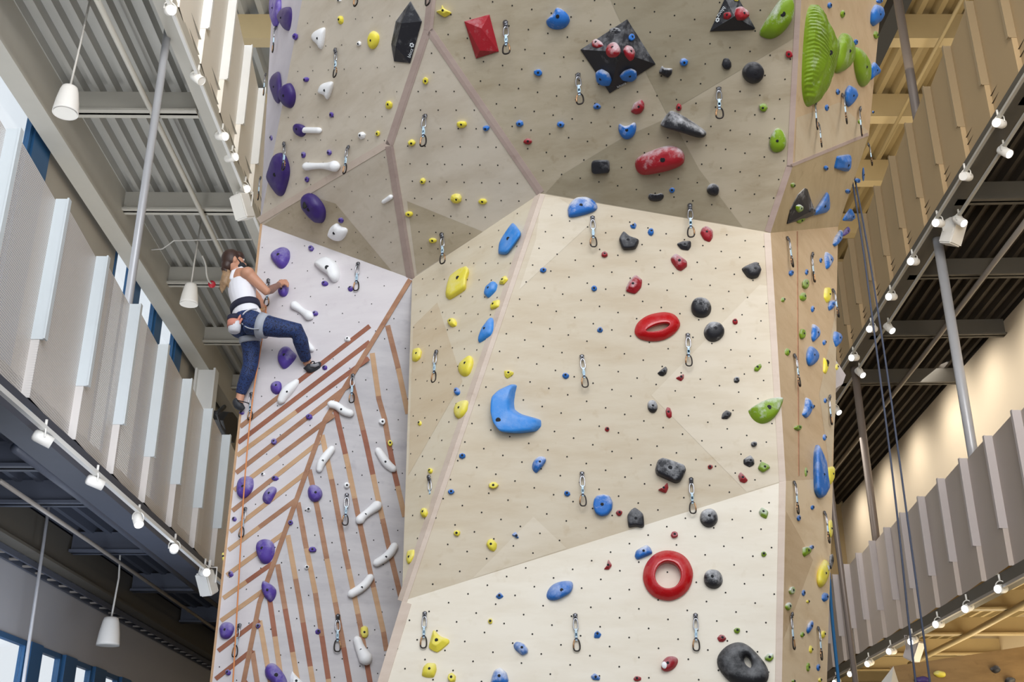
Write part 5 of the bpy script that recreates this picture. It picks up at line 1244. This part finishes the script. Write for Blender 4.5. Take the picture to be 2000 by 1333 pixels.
def legg_b(bm, g):
    ring_loft(bm, [(J(290, 505, 9.2), .138, .108), (J(298, 532, 9.19), .158, .124), (J(300, 580, 9.19), .167, .132), (J(298, 632, 9.2), .128, .107)])
    ell(bm, J(260, 600, 9.22), (rgt * .137, fwd * .118, upt * .11)); leg_R(bm, .008); leg_L(bm, .008)
fuse('leggings', legg_b, .0075, 'legg', climber, 4)
def hair_b(bm, g):
    ell(bm, HD - fwd * .024 + upt * .022, (rgt * .085, fwd * .09, upt * .102)); ell(bm, HD + fwd * .035 + upt * .055, (rgt * .072, fwd * .06, upt * .055)); ell(bm, HD - fwd * .062 - upt * .05, (rgt * .055, fwd * .05, upt * .06))
hair = fuse('hair', hair_b, .007, 'hair', climber, 3)
def tail_b(bm, g):
    limb(bm, [HD - fwd * .09 - upt * .065, J(155, 225, 9.2), J(148, 265, 9.19), J(140, 305, 9.19), J(128, 350, 9.2)], [.028, .04, .044, .034, .012])
    limb(bm, [J(165, 222, 9.2), J(180, 265, 9.18), J(176, 300, 9.18), J(168, 335, 9.18)], [.02, .03, .026, .008]); limb(bm, [J(150, 240, 9.2), J(125, 290, 9.2), J(118, 330, 9.2), J(122, 372, 9.2)], [.02, .026, .02, .006])
tl = fuse('ponytail', tail_b, .007, ['hair', 'hairb'], hair, 2)
for f in tl.data.polygons:
    c = f.center
    if mnoise.noise(c * 30) * .05 + c.z < J(150, 225, 9.2).z: f.material_index = 1
bm = nb(); tube(bm, [J(152, 200, 9.2) + (rgt * math.cos(a) + (fwd * .8 + upt * .4) * math.sin(a)) * .03 for a in [k * .63 for k in range(10)]], .008, 6, closed=True); obj('hair_tie', bm, 'hairb', hair, True)
# face details
for s in (1, -1):
    bm = nb(); ell(bm, HD + fwd * .083 + rgt * .032 * s + upt * .018, (rgt * .014, fwd * .008, upt * .008), 8); obj('eye', bm, 'offw', climber, True)
    bm = nb(); ell(bm, HD + fwd * .09 + rgt * .033 * s + upt * .018, (rgt * .005, fwd * .003, upt * .005), 6); obj('iris', bm, 'mask', climber, True)
def mask_b(bm, g): ell(bm, HD + fwd * .052 - upt * .05, (rgt * .062, fwd * .066, upt * .055)); limb(bm, [HD + rgt * .06 + fwd * .05 - upt * .03, HD + rgt * .083 - fwd * .005 + upt * .012], [.008, .006])
fuse('face_mask', mask_b, .006, 'mask', climber, 2)
# harness
def belt_ring(c, a, b_, r, h, ax=None, n=26):
    ax = ax or upt; bm = nb()
    x = (rgt - ax * rgt.dot(ax)).normalized(); y = ax.cross(x); rings = []
    for dz, g in ((-h, 0), (-h, r), (h, r), (h, 0)):
        rings.append([bm.verts.new(c + ax * dz + x * ((a + g) * math.cos(2 * math.pi * k / n)) + y * ((b_ + g) * math.sin(2 * math.pi * k / n))) for k in range(n)])
    for i in range(4):
        p, q = rings[i], rings[(i + 1) % 4]
        for k in range(n): bm.faces.new((p[k], p[(k + 1) % n], q[(k + 1) % n], q[k]))
    return bm
h = obj('harness', belt_ring(J(286, 478, 9.2), .142, .118, (.014), .031, (upt + rgt * -.0 + V((-.15, 0, .0))).normalized()), 'belt', climber, True)
ax = (KN_R - HP_R).normalized(); c = J(414, 602, 9.10)
bm = nb(); x, y = frame_of(ax); lathe(bm, c - ax * .037, ax, [(.085, 0), (.118, .001), (.108, .072), (.085, .074)], 24); obj('leg_loop', bm, 'harn', h, True)
ax = (J(322, 740, 9.3) - J(312, 650, 9.27)).normalized(); bm = nb(); lathe(bm, J(320, 697, 9.28) - ax * .026, ax, [(.085, 0), (.101, .001), (.097, .05), (.085, .052)], 24); obj('leg_loop', bm, 'harn', h, True)
bm = nb(); tube(bm, chaikin([J(262, 585, 9.06), J(290, 612, 9.04), J(340, 625, 9.02), J(380, 622, 9.0)], 2, False), .006, 6); obj('strap', bm, 'harn', h, True)
bm = nb(); tube(bm, chaikin([J(262, 545, 9.06), J(275, 508, 9.03), J(320, 482, 9.03), J(368, 478, 9.06)], 2, False), .007, 6); obj('gear_loop', bm, 'bagw', h, True)
bm = nb(); tube(bm, chaikin([J(268, 510, 9.06), J(240, 545, 9.05), J(222, 590, 9.06), J(235, 600, 9.05), J(262, 550, 9.05)], 2, False), .011, 8); obj('tied_sling', bm, 'coral', h, True)
# shoes
def shoe(heel, ball, toe, mname):
    def b_(bm, g): limb(bm, [heel, lerp(heel, ball, .5), ball, toe], [.040, .041, .037, .022]); ell(bm, heel + V((0, 0, .012)), (V((.04, 0, 0)), V((0, .04, 0)), V((0, 0, .045))))
    return fuse('climbing_shoe', b_, .007, mname, climber, 3)
s1 = shoe(J(738, 908, 9.31), J(800, 885, 9.31), J(852, 856, 9.34), 'shoe')
bm = nb(); tube(bm, [J(745, 880, 9.265), J(775, 882, 9.262), J(800, 872, 9.27)], .016, 8); obj('side_patch', bm, 'shoeg', s1, True)
bm = nb(); tube(bm, chaikin([J(742, 862, 9.26), J(760, 850, 9.25), J(775, 858, 9.25), J(765, 866, 9.25)], 1, False), .005, 6); obj('lace', bm, 'mask', s1, True)
bm = nb(); tube(bm, [J(712, 890, 9.3), J(700, 898, 9.3), J(705, 908, 9.3)], .007, 6); obj('pull_tab', bm, 'mask', s1, True)
s2 = shoe(J(226, 1150, 9.42), J(250, 1172, 9.42), J(275, 1192, 9.43), 'shoe')
bm = nb(); tube(bm, chaikin([J(215, 1122, 9.4), J(240, 1128, 9.37), J(290, 1140, 9.38), J(312, 1148, 9.4)], 1, False), .005, 6); obj('lace', bm, 'mask', s2, True)
# chalk bag
c = J(203, 632, 9.08); t = thing('chalk_bag', 'white speckled chalk bag with a coral rim behind the climber', 'chalk bag', c)
az = V((-.02, 0, 1)).normalized()
bm = nb(); lathe(bm, J(206, 650, 9.07), az, [(.035, 0), (.05, .012), (.056, .05), (.054, .1)], 18); obj('bag', bm, 'bagw', t, True)
bm = nb(); lathe(bm, J(205, 590, 9.07), az, [(.056, -.03), (.058, 0), (.058, .03), (.054, .035), (.03, .03)], 18); obj('rim', bm, 'coral', t, True)
bm = nb(); lathe(bm, J(203, 552, 9.08), V((-.3, 0, 1)), [(.055, -.02), (.057, 0), (.05, .03)], 18); obj('drawstring_cuff', bm, 'belt', t, True)
# rope from the harness
bm = nb(); tube(bm, chaikin([J(368, 500, 9.2), J(395, 490, 9.2), J(415, 478, 9.25)], 2, False), .017, 8)
tag(obj('knot', bm, 'copper', smooth=True, loc=J(395, 490, 9.2)), 'orange knotted tie-in at the front of the climber\'s harness', 'knot')
rope([J(415, 480, 9.28), J(432, 452, 9.42), J(428, 520, 9.4), J(404, 680, 9.38), J(382, 830, 9.38), J(352, 1000, 9.36), J(322, 1235, 9.34), at(486, 843, 9.3), at(476.5, 955, 9.28), at(471, 1048, 9.26), at(465, 1157, 9.22), at(457, 1300, 9.2), at(452, 1380, 9.1), V((-2.3, 8.9, .02))], .0062, 'rope_o', 'orange climbing rope running down the left edge from the climber', 1)
# ------------------------------------------------------------------ light
w = bpy.data.worlds.new('sky'); sc.world = w; w.use_nodes = True
bg = w.node_tree.nodes['Background']; bg.inputs[0].default_value = (.86, .93, 1, 1); bg.inputs[1].default_value = 1.15
def area(name, loc, tgt, sx, sy, e, col=(1, 1, 1), spread=180):
    l = bpy.data.lights.new(name, 'AREA'); l.shape = 'RECTANGLE'; l.size = sx; l.size_y = sy; l.energy = e; l.color = col; l.spread = math.radians(spread)
    o = bpy.data.objects.new(name, l); C.objects.link(o); o.location = loc
    dv = (V(tgt) - V(loc)).normalized()
    o.rotation_euler = (0 if dv.z < 0 else math.pi, 0, 0) if abs(dv.z) > .98 else (V(tgt) - V(loc)).to_track_quat('-Z', 'Y').to_euler(); return o
area('front_lights', (1.5, -3, 10.5), (.8, 8.5, 2.2), 8, 4, 640, (1, .99, .98))
area('left_guard_fill', (0, 1, 6.5), (-3.4, 10.5, 5.6), 3, 3, 38, (.9, .95, 1), 80)  # added fill inside the hall, brightens the left guard
area('right_guard_fill', (3.4, 1, 5.0), (7.3, 15, 6.6), 2, 2, 105, (1, .94, .88), 62)  # added fill from the hall towards the right guard
area('upper_right_guard_fill', (3.2, 4, 9.5), (7, 15, 11.3), 1.5, 2, 42, (1, .9, .76), 70)  # added fill, brightens the upper right guard panels
area('upper_left_guard_fill', (-1.6, 5, 10.5), (-3.9, 12, 11.5), 1, 2, 75, (1, .97, .93), 80)  # added fill, brightens the upper left guard panels
area('under_right_mezzanine', (9.8, 19, 2.6), (9.8, 19, 8), 5, 10, 650, (1, .86, .6))
area('upper_gallery', (7, 21, 13.2), (7, 21, 18), 8, 12, 330, (1, .86, .62))
area('gallery_left', (-1, 16, 13), (-1, 16, 18), 4, 8, 220, (1, .97, .93))
area('left_gallery_fill', (-5.0, 12.5, 5.2), (-5.0, 12.5, 10), 1.2, 12, 210, (.96, .98, 1))
area('lower_left_fill', (-4.8, 12, 2.4), (-4.2, 12, 4.6), 1, 10, 110, (.78, .87, 1))  # added fill under the left mezzanine, stands in for window light
area('lower_left_wall_fill', (-3.0, 8, 2.5), (-5.3, 13, 4), 1, 3, 26, (.9, .93, 1), 80)  # added fill lamp aimed at the lower left wall
area('right_wall_wash', RS.w(7.0, 22, 7.9), RS.w(8.46, 22.5, 6), .5, 18, 130, (1, .94, .86))
for i, y in enumerate((13.5, 16, 18.4, 20.8, 23.2, 25.8, 28.4, 31)):
    l = bpy.data.lights.new('wall_washer', 'SPOT'); l.energy = 130; l.spot_size = 2.7; l.spot_blend = .9; l.color = (1, .94, .86) ; l.shadow_soft_size = .05
    o = bpy.data.objects.new('wall_washer', l); C.objects.link(o); o.location = RS.w(7.2, y, 8.4); o.rotation_euler = (RS.w(8.46, y, 6.2) - o.location).to_track_quat('-Z', 'Y').to_euler()
